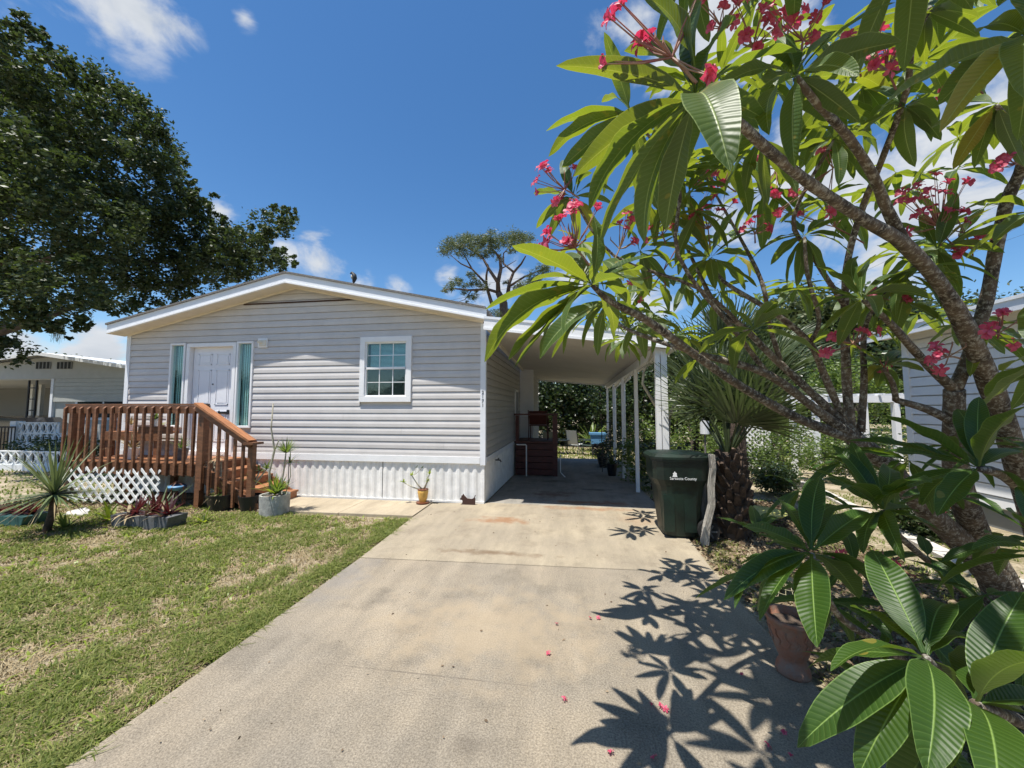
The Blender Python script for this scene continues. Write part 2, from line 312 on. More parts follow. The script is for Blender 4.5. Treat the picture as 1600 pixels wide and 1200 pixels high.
# ------------------------------------------------------------------ mesh helpers
class MB:
    def __init__(s): s.v = []; s.f = []; s.uv = {}
    def add(s, vs, fs):
        k = len(s.v); s.v += [tuple(v) for v in vs]; s.f += [tuple(i + k for i in f) for f in fs]; return s
    def box(s, x0, x1, y0, y1, z0, z1):
        return s.add([(x, y, z) for z in (z0, z1) for y in (y0, y1) for x in (x0, x1)],
                     [(0, 2, 3, 1), (4, 5, 7, 6), (0, 1, 5, 4), (2, 6, 7, 3), (0, 4, 6, 2), (1, 3, 7, 5)])
    def bar(s, a, b, w, h, up=(0, 0, 1), roll=0):
        """a rectangular bar from a to b, w wide across, h along up"""
        a, b = Vector(a), Vector(b); d = (b - a).normalized(); u = Vector(up)
        if abs(d.dot(u)) > .98: u = Vector((0, 1, 0))
        x = d.cross(u).normalized(); u = x.cross(d).normalized()
        vs = [p + x * sx * w / 2 + u * sz * h / 2 for p in (a, b) for sx, sz in ((-1, -1), (1, -1), (1, 1), (-1, 1))]
        return s.add(vs, [(3, 2, 1, 0), (4, 5, 6, 7), (0, 1, 5, 4), (1, 2, 6, 5), (2, 3, 7, 6), (3, 0, 4, 7)])
    def tube(s, pts, rad, n=8, cap=True):
        pts = [Vector(p) for p in pts]; rad = rad if hasattr(rad, '__len__') else [rad] * len(pts)
        k = len(s.v); pu = None
        for i, p in enumerate(pts):
            d = (pts[min(i + 1, len(pts) - 1)] - pts[max(i - 1, 0)]).normalized()
            if pu is None: pu = d.orthogonal().normalized()
            pu = (pu - d * pu.dot(d)).normalized(); q = d.cross(pu)
            for j in range(n):
                a = 2 * math.pi * j / n; s.v.append(tuple(p + (pu * math.cos(a) + q * math.sin(a)) * rad[i]))
        for i in range(len(pts) - 1):
            for j in range(n):
                s.f.append((k + i * n + j, k + i * n + (j + 1) % n, k + (i + 1) * n + (j + 1) % n, k + (i + 1) * n + j))
        if cap:
            s.f.append(tuple(k + j for j in range(n))[::-1]); s.f.append(tuple(k + (len(pts) - 1) * n + j for j in range(n)))
        return s
    def lathe(s, c, prof, n=24, sx=1, sy=1):
        k = len(s.v); cx, cy, cz = c
        for r, z in prof:
            for j in range(n):
                a = 2 * math.pi * j / n; s.v.append((cx + r * math.cos(a) * sx, cy + r * math.sin(a) * sy, cz + z))
        for i in range(len(prof) - 1):
            for j in range(n):
                s.f.append((k + i * n + j, k + i * n + (j + 1) % n, k + (i + 1) * n + (j + 1) % n, k + (i + 1) * n + j))
        s.f.append(tuple(k + j for j in range(n))[::-1]); s.f.append(tuple(k + (len(prof) - 1) * n + j for j in range(n)))
        return s
    def prism(s, poly, axis, a, b):
        """poly of 2-D points, extruded along axis between a and b"""
        def p(u, v, w): return {'x': (w, u, v), 'y': (u, w, v), 'z': (u, v, w)}[axis]
        n = len(poly); vs = [p(u, v, a) for u, v in poly] + [p(u, v, b) for u, v in poly]
        return s.add(vs, [tuple(range(n))[::-1], tuple(range(n, 2 * n))] + [(i, (i + 1) % n, n + (i + 1) % n, n + i) for i in range(n)])
    def mesh(s, name, m, smooth=False):
        me = bpy.data.meshes.new(name); me.from_pydata(s.v, [], s.f); me.materials.append(M[m])
        if smooth: me.polygons.foreach_set('use_smooth', [True] * len(me.polygons))
        me.update(); return me
    def build(s, name, m, parent=None, label=None, smooth=False, kind=None):
        return link(name, s.mesh(name, m, smooth), parent, label, kind)
def link(name, me, parent=None, label=None, kind=None):
    o = bpy.data.objects.new(name, me); col.objects.link(o)
    if parent is not None:
        o.parent = parent; bpy_inv(o, parent)
    if label: o['label'] = label
    if kind: o['kind'] = kind
    return o
WORLD = {}
def bpy_inv(o, parent):
    """mesh is in world coordinates: undo the parents' offsets"""
    off = Vector((0, 0, 0)); p = parent
    while p is not None: off += p.location; p = p.parent
    o.location = -off
def thing(name, label, cat, loc=(0, 0, 0), group=None):
    o = bpy.data.objects.new(name, None); col.objects.link(o); o.location = loc; o.empty_display_size = .1
    o['label'] = label; o['category'] = cat
    if group: o['group'] = group
    return o
def tag(o, label, cat, group=None):
    o['label'] = label; o['category'] = cat
    if group: o['group'] = group
    return o
def npmesh(name, V, Fc, m, parent=None, kind=None, smooth=False, uv=None, label=None):
    """fast mesh from arrays: all faces with the same number of corners"""
    me = bpy.data.meshes.new(name); nf, k = Fc.shape
    me.vertices.add(len(V)); me.vertices.foreach_set('co', V.astype(np.float32).ravel())
    me.loops.add(nf * k); me.loops.foreach_set('vertex_index', Fc.astype(np.int32).ravel())
    me.polygons.add(nf); me.polygons.foreach_set('loop_start', np.arange(0, nf * k, k, dtype=np.int32)); me.polygons.foreach_set('loop_total', np.full(nf, k, np.int32))
    me.materials.append(M[m]); me.update(calc_edges=True); me.validate()
    return link(name, me, parent, label, kind)
def leafcloud(P, size, elong=2.2, updown=.5, Nrm=None):
    """one folded quad leaf per point, random direction; returns arrays"""
    n = len(P); P = np.asarray(P); size = np.asarray(size) * np.ones(n)
    d = NR.normal(size=(n, 3)); d[:, 2] *= updown; d /= np.linalg.norm(d, axis=1)[:, None]
    q = NR.normal(size=(n, 3)); w_ = np.cross(d, q); w_ /= np.linalg.norm(w_, axis=1)[:, None]
    s_ = size[:, None]
    a = P - d * s_ * .5; b = P + w_ * s_ / elong * .5; c = P + d * s_ * .5; e = P - w_ * s_ / elong * .5
    V = np.stack([a, b, c, e], 1).reshape(-1, 3); Fc = np.arange(4 * n).reshape(n, 4)
    return V, Fc
def blob_points(c, r, n, shell=.55):
    d = NR.normal(size=(n, 3)); d /= np.linalg.norm(d, axis=1)[:, None]
    t = shell + (1 - shell) * NR.random(n) ** .6
    return np.array(c) + d * t[:, None] * np.array(r)
def crown(blobs, per, size, elong=2.2, clump=26, clr=.16):
    """blobs: (x, y, z, rx, ry, rz). Leaves gather in clumps so that gaps stay between them"""
    out = []
    for (x, y, z, rx, ry, rz) in blobs:
        k = max(3, int(per * (rx * ry * rz) ** (2 / 3) / clump))
        cs = blob_points((x, y, z), (rx, ry, rz), k, .5)
        q = NR.normal(size=(k, clump, 3)) * clr * (rx * ry * rz) ** (1 / 3) * (.6 + .8 * NR.random((k, 1, 1)))
        out.append((cs[:, None, :] + q).reshape(-1, 3))
    P = np.concatenate(out); return leafcloud(P, size * (.7 + .6 * NR.random(len(P))), elong)
def g(y): return 0.0 if y < 6.6 else (-.033 * (y - 6.6) if y < 15 else -.277)

# ------------------------------------------------------------------ ground, slabs
b = MB(); ys = [-60, -10, 0, 3, 6.6, 8, 10, 12, 15, 25, 60, 400]; xs = [-300, -60, -20, -8, 0, 8, 20, 60, 300]
b.add([(x, y, g(y) - .035) for y in ys for x in xs], [(j * 9 + i, j * 9 + i + 1, (j + 1) * 9 + i + 1, (j + 1) * 9 + i) for j in range(len(ys) - 1) for i in range(8)])
b.build('ground', 'ground', kind='structure')
def slab(name, poly, m, top=0.0, th=.1, slope=None):
    b = MB(); n = len(poly); zz = lambda y: (slope(y) if slope else 0) + top
    b.add([(x, y, zz(y)) for x, y in poly] + [(x, y, zz(y) - th) for x, y in poly], [tuple(range(n)), tuple(range(n, 2 * n))[::-1]] + [(i, n + i, n + (i + 1) % n, (i + 1) % n) for i in range(n)])
    o = b.build(name, m, kind='structure'); md = o.modifiers.new('bev', 'BEVEL'); md.width = .008; md.segments = 2; return o
slab('driveway', [(-2.33, -2.5), (1.44, -2.5), (1.44, 4.15), (-2.30, 4.0)], 'drive_near')
slab('driveway', [(-2.30, 4.012), (1.44, 4.162), (1.5, 5.3), (1.5, 6.6), (-1.44, 6.6), (-2.36, 6.42), (-2.36, 5.5)], 'drive_far', .002)
slab('carport_floor', [(-1.44, 6.61), (1.5, 6.61), (1.5, 14.9), (-1.44, 14.9)], 'carport_floor', 0, slope=g)
slab('walkway', [(-5.25, 5.55), (-3.6, 5.58), (-3.6, 6.46), (-5.25, 6.46)], 'walk', .012)
slab('walkway', [(-3.592, 5.58), (-2.37, 5.6), (-2.37, 6.46), (-3.592, 6.46)], 'walk', .014)
# pale paver edging on the right
pe = [(5.6, 10.2), (5.0, 8.2), (4.55, 6.6), (4.3, 5.5), (4.12, 4.7), (4.25, 3.9), (4.7, 3.2)]
ed = thing('paver_edging', 'curved row of pale concrete pavers edging the bed beside the white house', 'edging', (4.3, 5.5, -.03))
for i in range(len(pe) - 1):
    a, c = Vector((*pe[i], 0)), Vector((*pe[i + 1], 0)); n = max(2, int((c - a).length / .38))
    for k in range(n):
        p, q = a.lerp(c, k / n + .02), a.lerp(c, (k + 1) / n - .02)
        p.z = g(p.y) - .01 + rnd.uniform(-.008, .008); q.z = g(q.y) - .01
        MB().bar(p, q, .22, .06).build('paver', 'paver', ed)

# ------------------------------------------------------------------ the grey mobile home
HX0, HX1, HY, HYB = -9.03, -1.46, 6.52, 14.2
RX, RT_, RS = -5.2, 4.20, .215
def rooftop(x): return RT_ - RS * abs(x - RX)
H = thing('mobile_home', 'grey vinyl sided single storey house with low gable, white door and white skirting', 'house', (-5.2, 6.52, 0))
# side and back core
b = MB(); b.prism([(HX0 + .02, 0), (HX1 - .02, 0), (HX1 - .02, 3.12), (RX, 3.94), (HX0 + .02, 3.12)], 'y', HY + .10, HYB); b.build('wall', 'interior', H)
CHT = .128; Z0 = .80
openings = [(-7.99, -7.60, 1.27, 2.97), (-7.59, -6.46, .78, 2.95), (-6.47, -6.07, 1.27, 2.96), (-3.84, -2.81, 1.76, 2.98)]
def board(parent, z, x0, x1, zt, fn, m='siding'):
    """one dutch-lap course; fn maps (along, out, z) to a point; zt(x) = the roof line"""
    prof = [(0, -.010), (0, .0145), (.056, .014), (.117, .002), (.1175, -.010), (.128, -.010)]
    rows = []
    for dz, out in prof:
        zz = z + dz; a, c = x0, x1
        if zt is not None:
            lim = (RT_ - .2 - zz) / RS; a, c = max(x0, RX - lim), min(x1, RX + lim)
            if c <= a: a = c = (a + c) / 2
        rows.append((a, c, out + .002 * math.sin(z * 40), zz))
    if rows[0][1] - rows[0][0] < .05: return
    b = MB(); vs = [fn(a, o, zz) for a, c, o, zz in rows] + [fn(c, o, zz) for a, c, o, zz in rows]; n = len(rows)
    b.add(vs, [(i, i + 1, n + i + 1, n + i) for i in range(n - 1)]); b.build('siding_board', m, parent)
i = 0
while Z0 + i * CHT < 3.98:
    z = Z0 + i * CHT; segs = [(HX0 + .06, HX1 - .06)]
    for (a, c, z0, z1) in openings:
        if z + CHT * .9 > z0 and z + .02 < z1:
            ns = []
            for (p, q) in segs:
                if a < q and c > p:
                    if a - p > .03: ns.append((p, a + .015))
                    if q - c > .03: ns.append((c - .015, q))
                else: ns.append((p, q))
            segs = ns
    ns = []
    for (p, q) in segs:                              # butt seams where a course is longer than one length of siding
        sm = {0: -4.15, 1: -2.2, 2: -5.1, 3: -3.0, 4: -4.6}[i % 5]
        if q - p > 2.5 and p < sm - .4 and q > sm + .4 and i % 2: ns += [(p, sm - .0015), (sm + .0015, q)]
        else: ns.append((p, q))
    segs = ns
    for (p, q) in segs:
        hi = z > 3.70
        board(H, z + (.012 if hi else 0), p, q, True, (lambda a, o, zz, k=(.02 if hi else 0): (a, HY - o + k, zz)))
    i += 1
MB().box(-6.35, -3.85, HY - .024, HY + .03, 3.690, 3.716).build('gap_strip', 'darkgap', H, 'dark rusty gap where the gable siding has come loose')
# backing behind boards with the openings left free
b = MB(); xs_ = [HX0, -7.99, -7.60, -7.585, -6.475, -6.46, -6.07, -3.82, -2.83, HX1]
b.box(HX0, -7.97, HY + .014, HY + .09, .7, 3.1); b.box(-6.08, -3.82, HY + .014, HY + .09, .7, 3.3); b.box(-2.83, HX1, HY + .014, HY + .09, .7, 3.1)
b.box(-3.82, -2.83, HY + .014, HY + .09, .7, 1.78); b.box(-7.97, -6.08, HY + .015, HY + .09, 2.95, 3.3); b.box(-3.82, -2.83, HY + .014, HY + .09, 2.96, 3.1)
b.box(-7.97, -7.55, HY + .014, HY + .09, .7, 1.29); b.box(-6.5, -6.08, HY + .014, HY + .09, .7, 1.29); b.box(-7.63, -7.55, HY + .014, HY + .09, 1.29, 2.95); b.box(-6.5, -6.43, HY + .014, HY + .09, 1.29, 2.95)
b.prism([(HX0 + .1, 3.06), (HX1 - .1, 3.06), (RX, 3.97)], 'y', HY + .034, HY + .095)
b.build('wall_sheathing', 'siding', H)
# corners, band, skirting
for x0, x1 in ((HX0 - .02, HX0 + .075), (HX1 - .075, HX1 + .02)):
    MB().box(x0, x1, HY - .024, HY + .07, .66 if x0 > -5 else .68, 3.16).build('corner_trim', 'fascia', H)
MB().box(HX0, HX1 - .078, HY - .03, HY + .003, .685, .80).build('band_trim', 'white', H)
def skirt(x0, x1, fn, name='skirting_panel', m='white_dirty'):
    b = MB(); n = int((x1 - x0) / .0375); pts = []
    for k in range(n + 1):
        ph = k % 4; pts.append((x0 + (x1 - x0) * k / n, (0, .016, .016, 0)[ph]))
    lo = [fn(a, o, 0.0) for a, o in pts]; hi = [fn(a, o, 1.0) for a, o in pts]; n = len(pts)
    b.add(lo + hi, [(i, i + 1, n + i + 1, n + i) for i in range(n - 1)]); return b.build(name, m, H)
for k in range(4): skirt(HX0 + k * 1.8925, min(HX1, HX0 + (k + 1) * 1.8925 + .001), lambda a, o, t: (a, HY + .01 - o, .0 + t * .69))
for k in range(4): skirt(HY + .0 + k * 1.2, HY + (k + 1) * 1.2 - .002, lambda a, o, t: (HX1 - .01 + o, a, (g(a)) + t * (.72 - g(a))), m='white_dirty')
MB().box(HX0, HX1, HY - .02, HY - .004, 0, .035).build('bottom_rail', 'white_dirty', H)
MB().box(HX1 - .002, HX1 + .03, HY + .07, 11.32, .70, .79).build('band_trim', 'fascia', H)
# side wall boards (towards the carport) and the small extension at the far end
i = 0
while Z0 + i * CHT < 3.05:
    z = Z0 + i * CHT
    board(H, z, HY + .07, 11.32, None, lambda a, o, zz: (HX1 + o, a, zz), 'siding_shaded')
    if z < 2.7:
        board(H, z, 11.34, HYB, None, lambda a, o, zz: (-1.12 + o, a, zz), 'siding_shaded')
    i += 1
MB().box(-1.3, -1.122, 11.34, HYB, -.2, 2.9).build('extension_wall', 'siding_shaded', H)
MB().box(-1.46, -1.121, 11.325, 11.34, -.1, 2.95).build('extension_corner', 'fascia', H)
MB().box(-1.13, -1.04, 11.27, 11.35, -.1, 2.85).build('corner_trim', 'fascia', H)
wf = MB().box(HX1 + .012, HX1 + .04, 10.2, 10.75, 1.30, 2.16).build('side_window', 'fascia', H)
MB().box(HX1 + .041, HX1 + .045, 10.26, 10.69, 1.36, 2.10).build('pane', 'glass_dark', wf)
# roof
b = MB()
for s in (-1, 1):
    xe = RX + s * 3.95
    if s == 1: xe = -1.38
    b.add([(RX, 6.17, RT_), (xe, 6.17, rooftop(xe)), (xe, HYB + .2, rooftop(xe)), (RX, HYB + .2, RT_), (RX, 6.17, RT_ - .035), (xe, 6.17, rooftop(xe) - .035), (xe, HYB + .2, rooftop(xe) - .035), (RX, HYB + .2, RT_ - .035)],
          [(0, 1, 2, 3) if s > 0 else (3, 2, 1, 0), (4, 7, 6, 5), (0, 4, 5, 1), (1, 5, 6, 2)])
b.build('roof', 'shingle', H)
for s in (-1, 1):
    xe = RX - 3.93 if s < 0 else -1.37; t0, t1 = RT_ - .037, rooftop(xe) - .037
    MB().add([(RX, 6.195, t0), (xe, 6.195, t1), (xe, 6.195, t1 - .165), (RX, 6.195, t0 - .165), (RX, 6.225, t0), (xe, 6.225, t1), (xe, 6.225, t1 - .165), (RX, 6.225, t0 - .165)],
             [(0, 1, 2, 3) if s < 0 else (3, 2, 1, 0), (0, 4, 5, 1), (3, 7, 6, 2), (1, 5, 6, 2), (4, 7, 6, 5)]).build('fascia', 'fascia', H)
    MB().add([(RX, 6.18, t0 - .150), (xe, 6.18, t1 - .150), (xe, 6.18, t1 - .180), (RX, 6.18, t0 - .180), (RX, 6.194, t0 - .150), (xe, 6.194, t1 - .150), (xe, 6.228, t1 - .180), (RX, 6.228, t0 - .180)],
             [(0, 1, 2, 3), (0, 4, 5, 1), (3, 7, 6, 2)]).build('fascia_lip', 'white', H)
    # soffit with grooves
    n = 40; vs = []; 
    for k in range(n + 1):
        x = RX + (xe - RX) * k / n; dz = .006 if k % 2 else 0
        zt = rooftop(x) - .215 + dz; vs += [(x, 6.225, zt), (x, HY + .0, zt)]
    MB().add(vs, [(2 * k, 2 * k + 1, 2 * k + 3, 2 * k + 2) for k in range(n)]).build('soffit', 'soffit', H)
    MB().add([(RX, HY - .032, RT_ - .21), (xe - s * .12, HY - .032, rooftop(xe - s * .12) - .21), (xe - s * .12, HY - .032, rooftop(xe - s * .12) - .245), (RX, HY - .032, RT_ - .245)], [(0, 1, 2, 3)]).build('soffit_trim', 'soffit', H)
# left eave
MB().box(HX0 - .10, HX0 - .08, 6.23, HYB, rooftop(HX0 - .1) - .2, rooftop(HX0 - .1) - .037).build('eave_fascia', 'fascia', H)
MB().box(HX0 - .02, HX0 + .05, HY + .07, HYB, 0.0, 3.12).build('side_wall', 'siding', H)
# windows and door
def win_frame(x0, x1, z0, z1, w, d0, d1, m, name, parent):
    b = MB(); y0, y1 = HY - d0, HY + d1
    b.box(x0, x1, y0, y1, z1 - w, z1); b.box(x0, x1, y0, y1, z0, z0 + w); b.box(x0, x0 + w, y0, y1, z0 + w, z1 - w); b.box(x1 - w, x1, y0, y1, z0 + w, z1 - w)
    o = b.build(name, m, parent); md = o.modifiers.new('bev', 'BEVEL'); md.width = .004; md.segments = 1; return o
for (x0, x1) in ((-7.98, -7.62), (-6.45, -6.08)):
    f = win_frame(x0, x1, 1.27, 2.965, .042, .035, .06, 'white', 'sidelight', H)
    MB().box(x0 + .042, x1 - .042, HY + .012, HY + .018, 1.31, 2.92).build('glass_pane', 'glass', f)
    b = MB()
    for k in range(12):
        xx = x0 + .045 + k * (x1 - x0 - .09) / 12; b.add([(xx, HY + .085, 1.31), (xx + .026, HY + .07 + (k % 2) * .01, 1.31), (xx + .026, HY + .07 + (k % 2) * .01, 2.92), (xx, HY + .085, 2.92)], [(0, 1, 2, 3)])
    b.build('vertical_blind', 'blind', f)
    MB().box(x0, x1, HY + .095, HY + .1, 1.27, 2.95).build('backing', 'interior', f)
df = win_frame(-7.59, -6.46, .74, 2.95, .075, .035, .09, 'white', 'door_frame', H)
MB().box(-7.50, -6.55, HY - .028, HY + .06, .74, .79).build('threshold', 'fascia', df)
D = MB().box(-7.505, -6.545, HY + .055, HY + .09, .79, 2.875).build('door', 'door_white', H)
for (x0, x1) in ((-7.38, -7.08), (-6.97, -6.67)):
    for (z0, z1) in ((2.52, 2.74), (1.72, 2.42), (1.0, 1.6)):
        b = MB(); y = HY + .054
        # raised moulding ring and raised field
        for (p, q, r_, s_) in ((x0, x1, z1 - .018, z1), (x0, x1, z0, z0 + .018), (x0, x0 + .018, z0, z1), (x1 - .018, x1, z0, z1)): b.box(p, q, y - .008, y, r_, s_)
        b.box(x0 + .04, x1 - .04, y - .007, y, z0 + .04, z1 - .04); b.build('door_panel', 'door_white', D)
b = MB(); b.box(-6.86, -6.64, HY + .03, HY + .05, 1.545, 1.585); b.box(-6.66, -6.63, HY + .02, HY + .055, 1.53, 1.62); b.box(-6.87, -6.84, HY + .035, HY + .055, 1.53, 1.60); b.build('door_handle', 'black', D)
MB().lathe((-7.03, HY + .045, 2.13), [(.012, -.012), (.012, .012)], 10).build('peephole', 'black', D)
W = win_frame(-3.83, -2.82, 1.765, 2.975, .10, .045, .05, 'white', 'window', H)
b = MB(); b.box(-3.72, -2.93, HY - .02, HY + .03, 2.37, 2.41); b.build('meeting_rail', 'white', W)
win_frame(-3.735, -2.915, 1.86, 2.88, .03, .02, .05, 'white', 'sash', W)
MB().box(-3.72, -2.93, HY + .014, HY + .018, 1.88, 2.86).build('glass_pane', 'glass', W)
b = MB()
for k in (1, 2): x = -3.72 + .79 * k / 3; b.box(x - .007, x + .007, HY + .003, HY + .012, 1.88, 2.86)
for z in (2.13, 2.63): b.box(-3.72, -2.93, HY + .004, HY + .011, z - .006, z + .006)
b.build('muntins', 'white', W)
b = MB()
for k in range(19):
    z = 2.42 + k * .0225
    b.add([(-3.67, HY + .06, z), (-2.95, HY + .06, z), (-2.95, HY + .075, z + .017), (-3.67, HY + .075, z + .017)], [(0, 1, 2, 3)])
b.build('blind_slats', 'blind', W)
MB().box(-3.8, -2.85, HY + .09, HY + .1, 1.8, 2.95).build('backing', 'interior', W)
# wall light
Lm = MB().box(-5.98, -5.78, HY - .035, HY - .01, 2.83, 3.01).build('wall_light', 'white', H)
MB().box(-5.94, -5.80, HY - .055, HY - .035, 2.86, 2.975).build('light_box', 'lamp_plastic', Lm)
MB().tube([(-5.95, HY - .06, 2.94), (-5.88, HY - .10, 2.935)], [.022, .03], 10).build('lamp_head', 'lamp_plastic', Lm)
# spigot on side skirting
MB().tube([(HX1 + .0, 7.5, .62), (HX1 + .10, 7.5, .62), (HX1 + .12, 7.5, .58)], .014, 8).box(HX1 + .06, HX1 + .075, 7.45, 7.55, .64, .66).build('spigot', 'black', H)
# house number, going down the corner trim
def text(name, s, size, m, parent, loc, rot, ext=.002, align='CENTER'):
    cu = bpy.data.curves.new(name, 'FONT'); cu.body = s; cu.size = size; cu.extrude = ext; cu.align_x = align
    o = bpy.data.objects.new('tmp', cu); col.objects.link(o); bpy.context.view_layer.update()
    me = bpy.data.meshes.new_from_object(o.evaluated_get(bpy.context.evaluated_depsgraph_get())); bpy.data.objects.remove(o)
    mm = Matrix.Translation(loc) @ rot.to_4x4(); me.transform(mm); me.materials.clear(); me.materials.append(M[m])
    return link(name, me, parent)
FR = Matrix.Rotation(R(90), 3, 'X')
for k, ch in enumerate('2171'): text('house_number', ch, .085, 'black', H, (HX1 - .03, HY - .027, 1.90 - k * .075), FR)

# ------------------------------------------------------------------ carport
CPt = thing('carport', 'white flat roofed carport on slim posts joined to the side of the grey house', 'carport', (0, 10, 0))
yF, yB = 6.0, 14.2; zc = {(0, 0): 2.98, (1, 0): 2.60, (0, 1): 2.76, (1, 1): 2.50}; xL, xR = -1.36, 1.55
def cz(x, y):
    u = (x - xL) / (xR - xL); v = (y - yF) / (yB - yF)
    return (zc[0, 0] * (1 - u) + zc[1, 0] * u) * (1 - v) + (zc[0, 1] * (1 - u) + zc[1, 1] * u) * v
n = 10; b = MB()                                   # ceiling of long panels with small steps
for k in range(n):
    y0, y1 = yF + .04 + (yB - yF - .08) * k / n, yF + .04 + (yB - yF - .08) * (k + 1) / n - .006
    x0 = xL if y0 > 6.3 else -1.30
    vs = [(x, y, cz(x, y)) for y in (y0, y1) for x in (xL, xR)]; vs += [(x, y, z + .03) for x, y, z in vs]
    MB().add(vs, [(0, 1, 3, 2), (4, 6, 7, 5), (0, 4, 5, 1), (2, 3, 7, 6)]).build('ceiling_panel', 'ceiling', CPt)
b = MB(); vs = [(x, y, cz(x, y) + .04) for y in (yF, yB) for x in (xL, xR)]; vs += [(x, y, z + .05) for x, y, z in vs]
b.add(vs, [(0, 1, 3, 2), (4, 6, 7, 5), (0, 4, 5, 1), (2, 3, 7, 6), (1, 5, 7, 3)]); b.build('roof_deck', 'white', CPt)
def edge(xa, ya, xb, yb, h0, h1, w, name, m):
    b = MB(); b.bar((xa, ya, cz(xa, ya) + (h0 + h1) / 2), (xb, yb, cz(xb, yb) + (h0 + h1) / 2), w, h1 - h0); return b.build(name, m, CPt)
edge(xL, yF, xR + .1, yF, -.03, .17, .045, 'front_fascia', 'white')
edge(xL, yF - .024, xR + .1, yF - .024, .14, .18, .02, 'drip_edge', 'fascia')
edge(xL, yF - .026, xR + .1, yF - .026, -.045, -.005, .02, 'drip_edge', 'white')
edge(xR + .06, yF, xR + .06, yB, -.05, .12, .08, 'gutter', 'white')
edge(1.38, yF + .1, 1.38, yB, -.15, -.003, .08, 'beam', 'fascia')
edge(xL, yB, xR, yB, -.05, .12, .04, 'back_fascia', 'fascia')
edge(xL + .0, 6.6, xL + .0, 11.3, -.06, -.003, .05, 'wall_rail', 'soffit')
for k, y in enumerate((6.12, 8.1, 10.05, 12.0, 13.9)):
    zt = cz(1.38, y) - .15
    if k == 0:
        MB().box(1.335, 1.405, y - .04, y + .04, g(y) - .03, zt).build('post', 'white', CPt)
        MB().box(1.418, 1.508, y - .045, y + .035, g(y) - .03, zt + .1).build('post', 'white', CPt)
    else:
        MB().box(1.345, 1.415, y - .035, y + .035, g(y) - .03, zt).build('post', 'white', CPt)
for y in (10.3, 12.3):                              # downspouts curving from the gutter to the post
    zt = cz(1.5, y)
    b = MB(); b.tube([(1.58, y - .25, zt - .03), (1.57, y - .2, zt - .12), (1.46, y - .03, zt - .22), (1.45, y, zt - .35), (1.45, y, .3 + g(y))], .035, 8); b.build('downspout', 'white', CPt, smooth=True)

# ------------------------------------------------------------------ red-brown side steps in the carport
S = thing('side_steps', 'dark red painted wooden steps and landing with railing inside the carport', 'steps', (-.8, 10.6, -.12))
gz = g(10)
for k in range(5):
    z = gz + .02 + k * .165
    MB().box(-1.40, -.33, 10.0 + k * .012, 10.06 + k * .012, z, z + .150).build('riser_board', 'mahogany', S)
MB().box(-1.42, -.32, 10.13, 10.15, gz, gz + .845).build('back_panel', 'mahogany', S)
MB().box(-1.43, -.30, 9.98, 11.25, gz + .85, gz + .89).build('landing', 'mahogany', S)
for x in (-1.36, -.34): MB().box(x - .045, x + .045, 10.02, 10.10, gz + .86, 1.46).build('rail_post', 'mahogany', S)
MB().box(-.42, -.30, 9.97, 9.995, gz - .02, 1.45).build('corner_board', 'mahogany', S)
MB().box(-1.44, -.27, 9.98, 10.12, 1.47, 1.51).build('top_rail', 'mahogany', S)
MB().box(-.40, -.30, 10.13, 11.25, 1.47, 1.51).build('top_rail', 'mahogany', S)
for k in range(7): MB().box(-.385, -.325, 10.2 + k * .15, 10.24 + k * .15, gz + .89, 1.46).build('baluster', 'mahogany', S)
MB().box(-.39, -.33, 10.1, 11.25, gz, gz + .84).build('side_panel', 'mahogany', S)
hr = MB().tube([(-1.36, 9.9, .70), (-1.12, 9.9, .70), (-1.10, 9.9, .68), (-1.10, 9.9, gz)], .017, 8).build('handrail', 'white', S, 'slim white metal handrail')
MB().tube([(-.22, 9.95, .45), (-.22, 9.95, .0), (-.10, 9.9, gz)], .012, 6).build('kick_stand', 'white', S)
# chair on landing
def simple_chair(name, label, c, m, fm, rz, back=.55, group=None):
    t = thing(name, label, 'chair', c, group); t.rotation_euler.z = rz
    def ch(b, nm, mm):
        me = b.mesh(nm, mm); o = bpy.data.objects.new(nm, me); col.objects.link(o); o.parent = t
    b = MB(); b.add([(-.24, -.24, .42), (.24, -.24, .42), (.24, .2, .38), (-.24, .2, .38), (-.24, -.24, .44), (.24, -.24, .44), (.24, .2, .40), (-.24, .2, .40)], [(0, 3, 2, 1), (4, 5, 6, 7), (0, 1, 5, 4), (2, 3, 7, 6), (0, 4, 7, 3), (1, 2, 6, 5)]); ch(b, 'seat', m)
    b = MB(); b.add([(-.24, .2, .42), (.24, .2, .42), (.24, .36, .42 + back), (-.24, .36, .42 + back), (-.24, .22, .42), (.24, .22, .42), (.24, .38, .42 + back), (-.24, .38, .42 + back)], [(0, 1, 2, 3), (4, 7, 6, 5), (0, 4, 5, 1), (2, 6, 7, 3), (0, 3, 7, 4), (1, 5, 6, 2)]); ch(b, 'backrest', m)
    for sx in (-.26, .26):
        ch(MB().tube([(sx, -.26, 0), (sx, -.24, .42), (sx, -.2, .62)], .015, 6), 'leg', fm); ch(MB().tube([(sx, .3, 0), (sx, .2, .4), (sx, .37, .44 + back)], .015, 6), 'leg', fm)
        ch(MB().tube([(sx, -.22, .63), (sx, .27, .64)], .02, 6), 'armrest', fm)
    return t
simple_chair('wooden_chair', 'dark wooden chair standing on the red side landing', (-.85, 10.85, gz + .89), 'mahogany', 'mahogany', R(180), .38)
